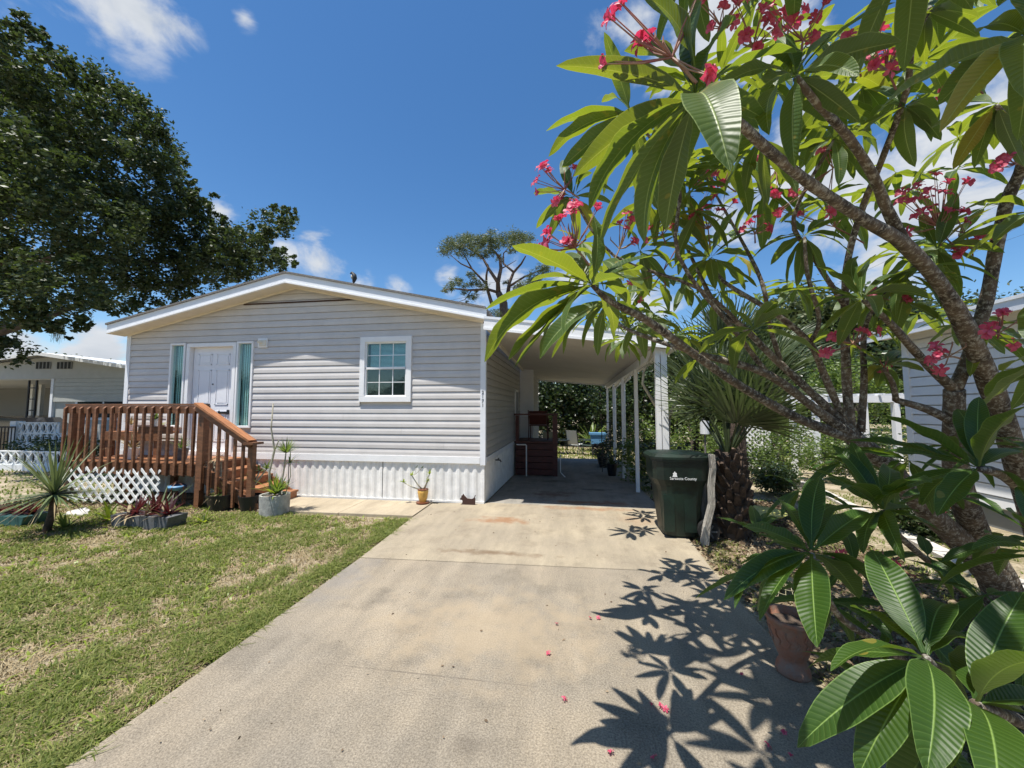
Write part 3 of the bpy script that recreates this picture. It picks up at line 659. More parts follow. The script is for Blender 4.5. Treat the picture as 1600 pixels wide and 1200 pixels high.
# patio set at the back
simple_chair('sling_chair', 'pale striped sling patio chair seen from the front beside the patio table', (.28, 16.6, -.31), 'sling', 'chair_frame', R(150), .6)
simple_chair('sling_chair', 'dark framed sling chair next to the red steps, left of the patio table', (-1.0, 16.4, -.31), 'chair_frame', 'chair_frame', R(210), .55)
simple_chair('sling_chair', 'dark sling chair with its back to the right of the pale one', (.75, 16.3, -.31), 'chair_frame', 'chair_frame', R(-80), .55)
t = thing('patio_table', 'small dark metal patio table on the back lawn', 'table', (-.35, 16.6, -.31))
MB().lathe((-.35, 16.6, .27), [(.42, 0), (.43, .02), (.42, .04)], 20).build('table_top', 'glass_dark', t)
for a in range(4): MB().tube([(-.35 + .32 * math.cos(a * 1.57 + .7), 16.6 + .32 * math.sin(a * 1.57 + .7), .27), (-.35 + .36 * math.cos(a * 1.57 + .7), 16.6 + .36 * math.sin(a * 1.57 + .7), -.31)], .014, 6).build('leg', 'chair_frame', t)
t = thing('storage_box', 'light blue lidded box on a stand in the sunny back garden', 'box', (1.15, 15.8, -.3))
MB().prism([(.90, .22), (1.42, .22), (1.46, .58), (.86, .58)], 'y', 15.6, 16.0).build('box_body', 'blue', t)
MB().box(.82, 1.50, 15.56, 16.04, .582, .66).build('lid', 'blue', t)
for x in (.95, 1.37):
    MB().box(x - .02, x + .02, 15.65, 15.69, -.31, .22).build('leg', 'iron', t); MB().box(x - .02, x + .02, 15.9, 15.94, -.31, .22).build('leg', 'iron', t)
# iron trellis by the posts
t = thing('plant_trellis', 'black iron ladder trellis standing among pots by the carport posts', 'trellis', (1.05, 11.1, g(11)))
for x in (.93, 1.17): MB().tube([(x, 11.1, g(11) - .03), (x, 11.1, 1.3)], .012, 6).build('upright', 'iron', t)
for k in range(6): MB().tube([(.90, 11.1, .0 + k * .25), (1.20, 11.1, .0 + k * .25)], .01, 6).build('rung', 'iron', t)

# ------------------------------------------------------------------ small plants and pots
def fan_of_blades(c, n, ln, wd, up=.5, droop=.5, rng=rnd, seg=4, spread=1.0, arr=None):
    """strap leaves from one point: returns verts, faces"""
    vs, fs = ([], []) if arr is None else arr
    for k in range(n):
        a = rng.uniform(0, 2 * math.pi); el = rng.uniform(up, 1.45) if rng.random() < .6 else rng.uniform(up * .3, up + .3); l = ln * rng.uniform(.7, 1.1)
        h = Vector((math.cos(a) * spread, math.sin(a) * spread, 0)); d = (h * math.cos(el) + Vector((0, 0, math.sin(el)))).normalized(); s = Vector((-math.sin(a), math.cos(a), 0)); p = Vector(c); st = l / seg; k0 = len(vs)
        for i in range(seg + 1):
            w_ = wd * (.55 + .9 * math.sin(min(1, i / seg * 1.2 + .15) * math.pi) * .5) * (1 if i < seg else .12)
            vs += [tuple(p - s * w_ / 2), tuple(p + s * w_ / 2)]; p = p + d * st; d = (d + Vector((0, 0, -1)) * droop * .35 * (1 - abs(d.z) * .3)).normalized()
        fs += [(k0 + 2 * i, k0 + 2 * i + 1, k0 + 2 * i + 3, k0 + 2 * i + 2) for i in range(seg)]
    return vs, fs
def blades(parent, name, m, c, n, ln, wd, up=.5, droop=.5, seg=4, kind='stuff'):
    vs, fs = fan_of_blades(c, n, ln, wd, up, droop, seg=seg); return MB().add(vs, fs).build(name, m, parent, kind=kind if n > 30 else None)
def bush(parent, c, r, n, size, m, name='foliage', elong=2.0, clump=14, clr=.2):
    V, Fc = crown([(*c, *r)], n / (r[0] * r[1] * r[2]) ** (2 / 3), size, elong, clump, clr); return npmesh(name, V, Fc, m, parent)

# right-side plants along the carport posts
for (x, y, r, h, m, lab) in [(1.75, 8.6, .35, .55, 'hedge_leaf', 'dark leafy shrub growing just behind the nearest slim carport post'),
                             (1.6, 9.6, .4, .5, 'bush_leaf', 'green shrub with pale leaves beside the second slim carport post'),
                             (1.55, 12.6, .4, .6, 'hedge_leaf', 'low dark shrub by the far carport posts'),
                             (1.9, 10.6, .45, .8, 'bush_leaf', 'bushy light green plant outside the carport between the posts')]:
    t = thing('shrub', lab, 'shrub', (x, y, g(y)))
    bush(t, (x, y, g(y) + h), (r, r, h), 900, .09, m); MB().tube([(x, y, g(y) - .03), (x + .05, y, g(y) + h)], [.02, .01], 6).build('stem', 'oak_bark', t)
for (x, y, z, s_, m) in [(1.05, 12.2, .22, 1, 'black_pot'), (1.12, 10.4, .24, .9, 'black_pot'), (1.1, 13.2, .25, 1.1, 'terracotta')]:
    lab = {12.2: 'round black pot with dark bushy plant near the far carport posts', 10.4: 'black pot of strappy leaves beside the black trellis', 13.2: 'terracotta pot with pink leaved plant at the end of the carport'}[y]
    t = thing('potted_plant', lab, 'potted plant', (x, y, g(y)))
    MB().lathe((x, y, g(y)), [(.11 * s_, 0), (.16 * s_, .28), (.17 * s_, .28), (.17 * s_, .31), (.14 * s_, .31), (.13 * s_, .26)], 16).build('pot', m, t, smooth=False)
    if y == 10.4: blades(t, 'leaves', 'palm_leaf', (x, y, g(y) + .26), 40, .5, .03, .4, .6)
    else: bush(t, (x, y, g(y) + .55), (.25, .25, .3), 400, .07, 'brom_leaf' if y > 13 else 'hedge_leaf')

# ------------------------------------------------------------------ front deck
DK = thing('front_deck', 'stained brown wooden deck with railing, bench and steps in front of the white door', 'deck', (-7.5, 5.7, 0))
dx0, dx1, dy0, dy1, dz = -8.95, -6.13, 5.60, 6.48, .72
n = 8
for k in range(n):
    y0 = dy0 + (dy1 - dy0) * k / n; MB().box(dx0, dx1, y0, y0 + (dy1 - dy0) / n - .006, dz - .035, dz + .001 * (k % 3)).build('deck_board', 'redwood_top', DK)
MB().box(dx0 - .01, dx1 + .01, dy0 - .04, dy0 - .002, dz - .20, dz - .012).build('rim_joist', 'redwood', DK)
MB().box(dx1 + .012, dx1 + .048, dy0 - .02, dy1, dz - .20, dz - .012).build('rim_joist', 'redwood', DK)
MB().box(dx0 - .05, dx0 - .012, dy0 - .02, dy1, dz - .20, dz - .012).build('rim_joist', 'redwood', DK)
for x in (-8.9, -7.6, -6.2):
    for y in (5.64, 6.4): MB().box(x - .045, x + .045, y - .045, y + .045, -.03, dz - .036).build('deck_post', 'redwood', DK)
# front railing: 2x2 balusters nailed to the outside of two rails
nb_ = 17
for k in range(nb_):
    x = dx0 + .02 + (dx1 - dx0 - .14) * k / (nb_ - 1); zt = 1.685 + rnd.uniform(-.006, .006)
    bl = MB(); y0, y1 = dy0 - .082, dy0 - .044
    bl.add([(x - .019, y0, .52), (x + .019, y0, .52), (x + .019, y1, .50), (x - .019, y1, .50), (x - .019, y0, zt - .035), (x + .019, y0, zt - .035), (x + .019, y1, zt), (x - .019, y1, zt)],
           [(0, 3, 2, 1), (4, 5, 6, 7), (0, 1, 5, 4), (2, 3, 7, 6), (0, 4, 7, 3), (1, 2, 6, 5)]); bl.build('baluster', 'redwood', DK)
MB().box(dx0 - .02, dx1 + .02, dy0 - .042, dy0 - .004, 1.56, 1.698).build('top_rail', 'redwood', DK)
MB().box(dx0 - .03, dx1 + .03, dy0 - .043, dy0 + .05, 1.70, 1.73).build('cap_rail', 'redwood', DK)
for k in range(5):
    y = dy0 + .08 + k * .17; MB().box(dx0 - .09, dx0 - .052, y - .019, y + .019, .52, 1.69).build('baluster', 'redwood', DK)
MB().box(dx0 - .05, dx0 - .012, dy0 + .01, dy1, 1.56, 1.698).build('top_rail', 'redwood', DK)
for x in (dx0 + .06, dx1 - .02):
    for y in (dy0 + .045,): MB().box(x - .045, x + .045, y - .04, y + .04, dz + .003, 1.70).build('rail_post', 'redwood', DK)
# bench along the wall
bz = 1.17
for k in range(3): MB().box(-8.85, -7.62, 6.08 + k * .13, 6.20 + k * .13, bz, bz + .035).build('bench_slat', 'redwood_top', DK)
MB().box(-8.87, -7.60, 6.045, 6.075, bz - .13, bz + .037).build('bench_apron', 'redwood', DK)
for x in (-8.78, -8.2, -7.68): MB().box(x - .04, x + .04, 6.08, 6.16, dz + .004, bz - .001).build('bench_leg', 'redwood', DK)
MB().box(-7.58, -6.9, 5.70, 5.74, 1.2, 1.33).build('shelf_board', 'redwood', DK)
# stairs going down to the right
ns = 4; run = .27
for k in range(ns):
    z = dz - (k + 1) * .145; x0 = dx1 + .05 + k * run
    if k == 3: z = .145
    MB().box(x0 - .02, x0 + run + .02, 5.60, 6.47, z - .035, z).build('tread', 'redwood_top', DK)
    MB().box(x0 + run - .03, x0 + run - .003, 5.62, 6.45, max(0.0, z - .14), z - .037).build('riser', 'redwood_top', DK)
for y in (5.57, 6.45):
    MB().prism([(dx1 + .05, dz - .02), (dx1 + .05, dz - .30), (dx1 + 1.0, -.02), (dx1 + 1.12, -.02), (dx1 + 1.12, .10)], 'y', y - .018, y + .018).build('stringer', 'redwood', DK)
p0, p1 = Vector((dx1 - .02, 5.50, 1.73)), Vector((dx1 + 1.03, 5.50, 1.12))
MB().bar(p0, p1, .15, .035, up=(0, 0, 1)).build('stair_rail', 'redwood_top', DK)
MB().bar(p0 + Vector((0, -.03, -.07)), p1 + Vector((0, -.03, -.07)), .035, .09).build('stair_rail', 'redwood', DK)
for k in range(6):
    t_ = (k + .75) / 6.8; p = p0.lerp(p1, t_); MB().box(p.x - .019, p.x + .019, 5.49, 5.527, max(.04, dz - .35 - t_ * .62), p.z - .10).build('baluster', 'redwood', DK)
MB().box(dx1 - .03, dx1 + .06, 5.52, 5.60, .1, 1.70).build('newel_post', 'redwood', DK)
MB().box(dx1 + .96, dx1 + 1.05, 5.50, 5.58, -.03, 1.12).build('newel_post', 'redwood', DK)
MB().box(dx1 + .96, dx1 + 1.14, 5.40, 5.62, 1.065, 1.10).build('rail_end', 'redwood', DK)

# white lattice panel leaning under the deck
def lattice(parent, x0, x1, z0, z1, y, pitch, w, m='lattice', th=.008, ax='x', smallstuff=False):
    def add(a, c, dy):
        (ax_, az), (cx_, cz_) = a, c
        if ax == 'x': MBx.bar((ax_, y + dy, az), (cx_, y + dy, cz_), th, w, up=(0, 0, 1)) if False else None
        d = Vector((cx_ - ax_, 0, cz_ - az)); l = d.length
        if l < .02: return
        d.normalize(); nrm = Vector((-d.z, 0, d.x)) * w / 2
        A, B = Vector((ax_, 0, az)), Vector((cx_, 0, cz_))
        q = [A - nrm, A + nrm, B + nrm, B - nrm]
        vs = [(p.x, y + dy, p.z) for p in q] + [(p.x, y + dy + th, p.z) for p in q]
        b = MB() if not smallstuff else big
        b.add(vs, [(0, 1, 2, 3), (7, 6, 5, 4), (0, 4, 5, 1), (1, 5, 6, 2), (2, 6, 7, 3), (3, 7, 4, 0)])
        if not smallstuff: b.build('lath', m, parent)
    MBx = None; big = MB(); hgt = z1 - z0
    s = x0 - hgt
    while s < x1:
        # rising
        a0, c0 = s, s + hgt; za, zb = z0, z1
        if a0 < x0: za = z0 + (x0 - a0); a0 = x0
        if c0 > x1: zb = z1 - (c0 - x1); c0 = x1
        if zb > za: add((a0, za), (c0, zb), 0)
        a0, c0 = s, s + hgt; za, zb = z1, z0
        if a0 < x0: za = z1 - (x0 - a0); a0 = x0
        if c0 > x1: zb = z0 + (c0 - x1); c0 = x1
        if za > zb: add((a0, za), (c0, zb), -th - .001)
        s += pitch
    if smallstuff: o = big.build('lath_grid', m, parent, kind='stuff')
t = thing('deck_lattice', 'white plastic lattice panel closing the front of the brown deck', 'lattice', (-7.9, 5.5, 0))
lattice(t, -8.74, -6.86, .03, .62, 5.53, .19, .042)

# neutral pots and plants by the deck -------------------------------------------------
def pot(parent, c, r0, r1, h, m, n=24, rim=.012):
    x, y, z = c
    o = MB().lathe((x, y, z), [(r0, 0), (r1, h), (r1 - rim, h), (r1 - rim * 1.5, h - .05)], 40).build('pot', m, parent, smooth=False)
    MB().lathe((x, y, z), [(r1 - rim * 1.4, h - .045), (r1 - rim * 1.4, h - .04)], n).build('soil', 'soil', parent); return o
# concrete cylinder planter
c = gnd(417, 808, -.03); cy = (c.x, c.y + .15, -.03)
t = thing('concrete_planter', 'round grey concrete planter with tall thin plants at the foot of the deck steps', 'planter', cy)
pot(t, cy, .205, .215, .32, 'concrete_pot', 28, .03)
x, y, _ = cy; z = .28
MB().tube([(x - .08, y, z), (x - .12, y, z + .35), (x - .06, y + .02, z + .7), (x - .12, y, z + 1.05), (x - .10, y, z + 1.45)], [.02, .018, .016, .012, .01], 7).build('stem', 'stem_pale', t, smooth=True)
MB().tube([(x - .06, y + .02, z + .7), (x + .03, y, z + .86)], [.013, .008], 6).build('stem', 'stem_pale', t)
MB().tube([(x + .08, y, z), (x + .14, y, z + .4), (x + .17, y, z + .75)], [.014, .012, .009], 7).build('stem', 'stem_pale', t)
blades(t, 'leaves', 'bush_leaf', (x + .17, y, z + .66), 90, .26, .013, .45, .12)
blades(t, 'leaves', 'bush_leaf', (x + .05, y, z + .02), 55, .30, .022, .5, .35)
blades(t, 'leaves', 'lime_leaf', (x + .0, y, z + .0), 24, .36, .035, .4, .4)
MB().tube([(x + .18, y, z), (x + .26, y, z + .3), (x + .24, y, z + .62)], [.007, .006, .004], 5).build('stem', 'stem_green', t)
blades(t, 'leaves', 'bush_leaf', (x + .24, y, z + .5), 16, .2, .02, .3, .8)
# black pot with pale-stemmed shrub
c = gnd(388, 800, -.03); c = Vector((c.x - .02, c.y + .05, -.03))
t = thing('black_pot', 'small black pot holding a pale stemmed succulent beside the deck steps', 'potted plant', c)
pot(t, c, .12, .17, .26, 'black_pot')
for (dx, dz2) in ((.0, .3), (.15, .42), (.28, .46)):
    MB().tube([(c.x, c.y, .2), (c.x - .05 + dx * .2, c.y, .33), (c.x + dx * .6, c.y, .2 + dz2 * .7), (c.x + dx, c.y, .2 + dz2)], [.02, .018, .013, .009], 7).build('stem', 'stem_pale', t, smooth=True)
    blades(t, 'leaves', 'bush_leaf', (c.x + dx, c.y, .2 + dz2), 22, .16, .022, .3, .4)
# bigger blue-black tub with grassy plant
c = gnd(335, 800, -.03); c = Vector((c.x, c.y + .15, -.03))
t = thing('dark_tub', 'wide dark blue tub overflowing with grassy plant and tall wilted stems', 'potted plant', c)
pot(t, c, .18, .24, .27, 'black_pot')
blades(t, 'leaves', 'bush_leaf', (c.x, c.y, .22), 140, .24, .012, .35, .9)
blades(t, 'dry_leaves', 'straw', (c.x, c.y, .22), 40, .34, .012, .2, 1.2)
for k in range(7):
    a = rnd.uniform(-.2, .1); MB().tube([(c.x - .05, c.y, .2), (c.x - .1 + a * .5, c.y, .5), (c.x - .15 + a, c.y, .75), (c.x - .22 + a * 1.6, c.y - .03, .70), (c.x - .25 + a * 1.6, c.y - .04, .52)], [.009, .008, .007, .007, .004], 5).build('wilted_stem', 'stem_pale', t, smooth=True)
blades(t, 'dry_leaves', 'straw', (c.x - .12, c.y, .82), 26, .2, .02, -.2, .9)
# long slate planter with red bromeliads
c = gnd(222, 826, -.03); c = Vector((c.x, c.y + .12, -.03))
t = thing('slate_planter', 'long dark grey planter of maroon bromeliads in front of the lattice', 'planter', c)
MB().prism([(-.48, 0), (.40, 0), (.44, .17), (-.52, .17)], 'y', -.14, .14).build('trough', 'slate_tray', t).location = (0, 0, 0)
for dx in (-.28, .02, .28):
    for m, n_ in (('brom_leaf', 26),): blades(t, 'bromeliad', m, (c.x + dx, c.y, .12), n_, .36, .034, .5, .5)
    blades(t, 'bromeliad', 'straw', (c.x + dx, c.y - .1, .14), 7, .3, .03, -.1, .9)
blades(t, 'bromeliad', 'yucca_leaf', (c.x - .02, c.y + .1, .12), 14, .48, .03, .8, .2)
# small bird bath / saucer bits on post
c = gnd(250, 800, -.03); t = thing('blue_bowl', 'small blue glazed bowl hanging in a rusty wire basket beside the lattice', 'bowl', (c.x, c.y + .25, -.03))
MB().lathe((c.x, c.y + .25, .26), [(.05, 0), (.12, .05), (.12, .09), (.10, .06)], 18).build('bowl', 'blue', t, smooth=True)
for a in range(5): MB().tube([(c.x + .12 * math.cos(a * 1.257), c.y + .25 + .12 * math.sin(a * 1.257), -.03), (c.x + .13 * math.cos(a * 1.257), c.y + .25 + .13 * math.sin(a * 1.257), .33), (c.x, c.y + .25, .42)], .006, 5).build('basket_wire', 'brown_glaze', t)
# green tray with red bromeliads, far left
c = gnd(18, 822, -.03); c = Vector((c.x - .1, c.y + .1, -.03))
t = thing('green_tray', 'dark green tray of red bromeliads at the left edge beside the spiky yucca', 'planter', c)
MB().prism([(-.40, 0), (.36, 0), (.40, .15), (-.44, .15)], 'y', -.16, .16).build('trough', 'green_tray', t).location = (0, 0, 0)
for dx in (-.3, -.1, .1, .28): blades(t, 'bromeliad', 'brom_leaf', (c.x + dx, c.y, .12), 26, .26, .034, .5, .4)
# yucca
c = gnd(72, 832, -.03)
t = thing('yucca', 'spiky green yucca with a short leaning trunk on the left of the lawn', 'yucca', c)
top = dep(85, 772, (c - CP).dot(FW)); MB().tube([c, c.lerp(top, .5) + Vector((.03, 0, 0)), top], [.045, .04, .035], 8).build('trunk', 'palm_trunk', t, smooth=True)
for k in range(170):
    fan = fan_of_blades(top, 1, .85 if k % 3 else .6, .026, -.25, .16, seg=5)
    if k == 0: acc_ = [list(fan[0]), list(fan[1])]
    else: o_ = len(acc_[0]); acc_[0] += fan[0]; acc_[1] += [tuple(i + o_ for i in f) for f in fan[1]]
MB().add(acc_[0], acc_[1]).build('leaf_crown', 'yucca_leaf', t, kind='stuff')
blades(t, 'dry_leaves', 'straw', (top.x, top.y, top.z - .05), 26, .6, .02, -.6, .9)
# lime young plants
for (px, py, lab, s_) in [(172, 815, 'young lime green ginger plant between the yucca and the slate planter', 1), (318, 818, 'small bright green sprout in front of the dark tub', .7), (205, 812, 'short broad leaved sprout touching the slate planter', .6), (40, 800, 'low clump of green leaves beside the green tray', .7), (100, 826, 'thin straggly sprout at the foot of the yucca', .7)]:
    c = gnd(px, py, -.03); t = thing('young_plant', lab, 'plant', c)
    blades(t, 'leaves', 'lime_leaf' if px in (172, 318, 205) else 'bush_leaf', c, 12, .36 * s_, .06 * s_, .55, .5)
    MB().tube([c, (c.x, c.y, .12 * s_)], .01, 5).build('stem', 'stem_green', t)
# rock
def rock(c, r, lab, m='rock', name='rock', sq=.6):
    b = MB(); n = 12; rr = random.Random(int(c[0] * 100))
    for i in range(7):
        th = math.pi * i / 6
        for j in range(n):
            a = 2 * math.pi * j / n; q = r * rr.uniform(.88, 1.1) * (.8 + .2 * math.cos(3 * a + 1)); b.v.append((c[0] + q * math.sin(th) * math.cos(a) * 1.3, c[1] + q * math.sin(th) * math.sin(a), c[2] + max(-.02, q * math.cos(th) * sq)))
    for i in range(6):
        for j in range(n): b.f.append((i * n + j, i * n + (j + 1) % n, (i + 1) * n + (j + 1) % n, (i + 1) * n + j))
    return tag(b.build(name, m), lab, 'rock')
c = gnd(124, 803, -.02); rock((c.x, c.y, c.z), .15, 'white jagged rock on the grass below the left end of the lattice')
c = gnd(104, 805, -.02); rock((c.x, c.y, c.z), .045, 'small white stone just left of the jagged rock')
# things on deck
for (x, y, z, lab, m, lm, n_, ln) in [(-8.55, 6.3, bz + .036, 'small pot of green leaves on the left end of the deck bench', 'white_dirty', 'straw', 20, .2),
                                      (-7.75, 6.2, bz + .036, 'small pot with yellow leaves on the right end of the deck bench', 'brown_glaze', 'lime_leaf', 16, .26),
                                      (-6.95, 5.95, dz + .003, 'galvanised grey pot with green plant standing on the deck floor', 'slate_tray', 'bush_leaf', 30, .3),
                                      (-7.95, 5.9, dz + .003, 'white pot with twiggy plant standing on the deck floor', 'white_dirty', 'straw', 24, .4),
                                      (-7.3, 5.74, 1.331, 'white pot of green foliage on the deck shelf by the door', 'white', 'bush_leaf', 40, .2)]:
    t = thing('deck_pot', lab, 'potted plant', (x, y, z))
    h = .12 if z > 1 else .2; MB().lathe((x, y, z), [(h * .4, 0), (h * .55, h), (h * .48, h), (h * .45, h - .02)], 16).build('pot', m, t)
    blades(t, 'leaves', lm, (x, y, z + h), n_, ln, .022, .4, .4)

# yellow pot with desert rose
c = gnd(660, 787, .014); x, y = c.x, c.y + .02; z = .014
t = thing('yellow_pot', 'ribbed yellow pot on a brown saucer with a bare branching succulent by the skirting', 'potted plant', (x, y, z))
MB().lathe((x, y, z), [(.10, 0), (.115, .015), (.115, .03), (.09, .03)], 24).build('saucer', 'brown_glaze', t)
b = MB(); pr_ = [(.055, .031), (.062, .05), (.072, .10), (.088, .19), (.09, .235), (.082, .24), (.07, .225)]; k0 = 0; n = 48
for r_, zz in pr_:
    for j in range(n):
        a = 2 * math.pi * j / n; rr_ = r_ * (1 + (.035 if (j // 2) % 2 and .05 < zz < .22 else 0)); b.v.append((x + rr_ * math.cos(a), y + rr_ * math.sin(a), z + zz))
for i in range(len(pr_) - 1):
    for j in range(n): b.f.append((i * n + j, i * n + (j + 1) % n, (i + 1) * n + (j + 1) % n, (i + 1) * n + j))
b.build('pot', 'yellow_pot', t, smooth=True)
MB().lathe((x, y, z), [(.091, .232), (.094, .236), (.092, .246), (.082, .243)], 24).build('rim', 'brown_glaze', t)
MB().lathe((x, y, z + .22), [(.078, 0), (.06, .01)], 16).build('soil', 'soil', t)
for (tx, ty, m_) in [(632, 752, 0), (645, 742, 0), (672, 740, 0), (668, 752, 0), (650, 731, 1), (660, 731, 1)]:
    e = onY(tx, ty, y); s0 = Vector((x, y, z + .22)); e.y += rnd.uniform(-.08, .08)
    mid = s0.lerp(e, .5) + Vector((.0, 0, -.02))
    if not m_:
        MB().tube([s0, mid, e], [.014, .011, .007], 7).build('stem', 'stem_pale', t, smooth=True); blades(t, 'leaves', 'lime_leaf', e, 12, .085, .028, .2, .3, seg=3)
    else:
        e2 = e; MB().tube([onY(648, 742, y), e2], [.004, .003], 5).build('twig', 'stem_pale', t); blades(t, 'leaves', 'hedge_leaf', e2, 5, .06, .025, .1, .3, seg=2)
# scottie dog silhouette
c = gnd(733, 787, .0); x0 = c.x - .13; y = 6.40
prof = [(0, 0), (.26, 0), (.265, .09), (.255, .12), (.268, .155), (.258, .16), (.24, .115), (.20, .095), (.12, .10), (.09, .125), (.06, .155), (.052, .175), (.038, .165), (.03, .15), (.015, .145), (.012, .115), (-.005, .105), (-.012, .088), (.0, .075), (.02, .075), (.035, .06), (.03, .02)]
sgn = tag(MB().prism([(x0 + u * .98, v * 1.02 + .003) for u, v in prof], 'y', y, y + .02).build('dog_cutout', 'dog_brown'), 'dark brown terrier shaped cutout ornament standing against the white skirting', 'ornament')

# ------------------------------------------------------------------ bird on roof
p = onY(551, 443, 6.24); base = Vector((p.x, 6.24, rooftop(p.x) + .004))
t = thing('bird', 'dark bird with a pale breast perched on the grey roof, facing left', 'bird', base)
bb = base
def ell(c, r, m, nm, par, rz=0):
    b = MB(); n = 12
    for i in range(9):
        th = math.pi * i / 8
        for j in range(n):
            a = 2 * math.pi * j / n; vx, vz = r[0] * math.sin(th) * math.cos(a), r[2] * math.cos(th)
            b.v.append((c[0] + vx * math.cos(rz) - vz * math.sin(rz), c[1] + r[1] * math.sin(th) * math.sin(a), c[2] + vx * math.sin(rz) + vz * math.cos(rz)))
    for i in range(8):
        for j in range(n): b.f.append((i * n + j, (i + 1) * n + j, (i + 1) * n + (j + 1) % n, i * n + (j + 1) % n))
    return b.build(nm, m, par, smooth=True)
# one continuous body: spine of rings from tail to head
b = MB(); b.tube([(bb.x + .02, 6.24, bb.z + .0), (bb.x + .025, 6.24, bb.z + .05), (bb.x + .035, 6.24, bb.z + .10), (bb.x + .025, 6.24, bb.z + .15), (bb.x + .0, 6.24, bb.z + .185), (bb.x - .02, 6.24, bb.z + .20), (bb.x - .035, 6.24, bb.z + .195), (bb.x - .06, 6.24, bb.z + .18)],
          [.008, .03, .045, .042, .026, .026, .016, .003], 10); b.build('body', 'feather_dark', t, smooth=True)
ell((bb.x - .002, 6.225, bb.z + .11), (.022, .03, .045), 'feather_pale', 'breast', t, .3)
for s in (-1, 1): MB().tube([(bb.x + .01, 6.24 + s * .015, bb.z + .07), (bb.x - .005, 6.24 + s * .015, bb.z - .002), (bb.x - .03, 6.24 + s * .015, bb.z - .008)], .004, 5).build('leg', 'feather_pale', t)

# ------------------------------------------------------------------ garbage bin
bx, by = 1.42, 5.42
t = thing('garbage_bin', 'dark green wheeled garbage bin with white county lettering at the driveway edge', 'bin', (bx, by, 0))
b = MB(); st = [(0.0, .205, .25, 0), (.62, .27, .28, 0), (.68, .33, .31, 0), (.97, .355, .325, 0), (.98, .375, .345, 0), (1.01, .375, .345, 0)]
n = 20
def rr(hx, hy, z, p=5):
    out = []
    for j in range(32):
        a = 2 * math.pi * j / 32; ca, sa = math.cos(a), math.sin(a); k = (abs(ca) ** p + abs(sa) ** p) ** (-1 / p); out.append((bx + hx * ca * k, by + hy * sa * k, z))
    return out
rings = [rr(.20 + .0, .24, .02), rr(.215, .25, .03), rr(.285, .29, .60), rr(.30, .30, .66), rr(.345, .32, .74), rr(.355, .325, .965), rr(.372, .34, .97), rr(.372, .34, 1.0)]
for r_ in rings: b.v += r_
for i in range(len(rings) - 1):
    for j in range(32): b.f.append((i * 32 + j, i * 32 + (j + 1) % 32, (i + 1) * 32 + (j + 1) % 32, (i + 1) * 32 + j))
b.f.append(tuple(range(32))[::-1]); b.build('body', 'bin_green', t)
b = MB(); rings = [rr(.385, .35, 1.002), rr(.385, .35, 1.03), rr(.34, .30, 1.06), rr(.2, .18, 1.075), rr(.02, .02, 1.078)]
for r_ in rings: b.v += r_
for i in range(len(rings) - 1):
    for j in range(32): b.f.append((i * 32 + j, i * 32 + (j + 1) % 32, (i + 1) * 32 + (j + 1) % 32, (i + 1) * 32 + j))
b.f.append(tuple(range(32))[::-1]); b.build('lid', 'bin_green', t)
MB().tube([(bx + .37, by - .25, .98), (bx + .44, by - .25, 1.0), (bx + .44, by + .25, 1.0), (bx + .37, by + .25, .98)], .018, 8).build('handle', 'bin_green', t)
for j, (x1_, x2_) in enumerate(((-.23, -.10), (.02, .16))): MB().box(bx + x1_, bx + x2_, by - .283, by - .20, .09, .55).build('side_rib', 'bin_green', t)
for sy in (-1, 1):
    wz = MB(); yy = by + sy * .285
    wz.tube([(bx + .29, yy - .035, .125), (bx + .29, yy + .035, .125)], .128, 24); o = wz.build('wheel', 'rubber', t)
    for k in range(6):
        a = k * math.pi / 3; MB().bar((bx + .29, yy - sy * 0 - .042 if sy < 0 else yy + .042, .125), (bx + .29 + .09 * math.cos(a), yy - .042 if sy < 0 else yy + .042, .125 + .09 * math.sin(a)), .02, .012, up=(0, 1, 0)).build('spoke', 'slate_tray', o)
tx = text('lettering', 'Sarasota County', .048, 'white', t, (bx - .0, by - .333, .75), FR, .001)
b = MB(); ex, ez, ey = bx - .10, .785, by - .334
b.prism([(ex - .030, ez), (ex + .030, ez), (ex + .022, ez + .03), (ex + .026, ez + .045), (ex + .008, ez + .055), (ex, ez + .072), (ex - .008, ez + .055), (ex - .024, ez + .042), (ex - .018, ez + .03)], 'y', ey - .002, ey).build('emblem', 'white', t)

# weathered boards beside the bin
p0 = gnd(1098, 852, -.03); p1 = dep(1118, 712, (p0 - CP).dot(FW) * .99)
t = thing('driftwood_slab', 'tall curved weathered pale wood slab standing right of the garbage bin', 'driftwood', p0)
b = MB(); pts = [(0, .0, .10), (.2, .03, .085), (.45, .10, .075), (.65, .10, .07), (.85, .13, .065), (1, .12, .075)]
vs = []
for k, (s_, dx, w_) in enumerate(pts):
    q = p0.lerp(p1, s_); q = Vector((p0.x + (p1.x - p0.x) * 0 + dx + .02, p0.y, q.z)); w_ *= .85
    vs += [(q.x - w_ * .5, q.y - .04, q.z), (q.x + w_ * .5, q.y - .03, q.z), (q.x + w_ * .55, q.y + .06, q.z), (q.x - w_ * .45, q.y + .05, q.z)]
fs = [(4 * i + j, 4 * i + (j + 1) % 4, 4 * i + 4 + (j + 1) % 4, 4 * i + 4 + j) for i in range(5) for j in range(4)] + [(3, 2, 1, 0), (20, 21, 22, 23)]
b.add(vs, fs).build('slab', 'pale_wood', t)
t = thing('grey_board_box', 'dark weathered wooden box of upright boards between the garbage bin and palm trunk', 'box', (1.85, 5.55, 0))
for k in range(4): MB().box(1.74 + k * .075, 1.81 + k * .075, 5.45 + rnd.uniform(-.01, .01), 5.47, -.03, 1.03 + rnd.uniform(-.03, .02)).build('board', 'grey_wood', t)
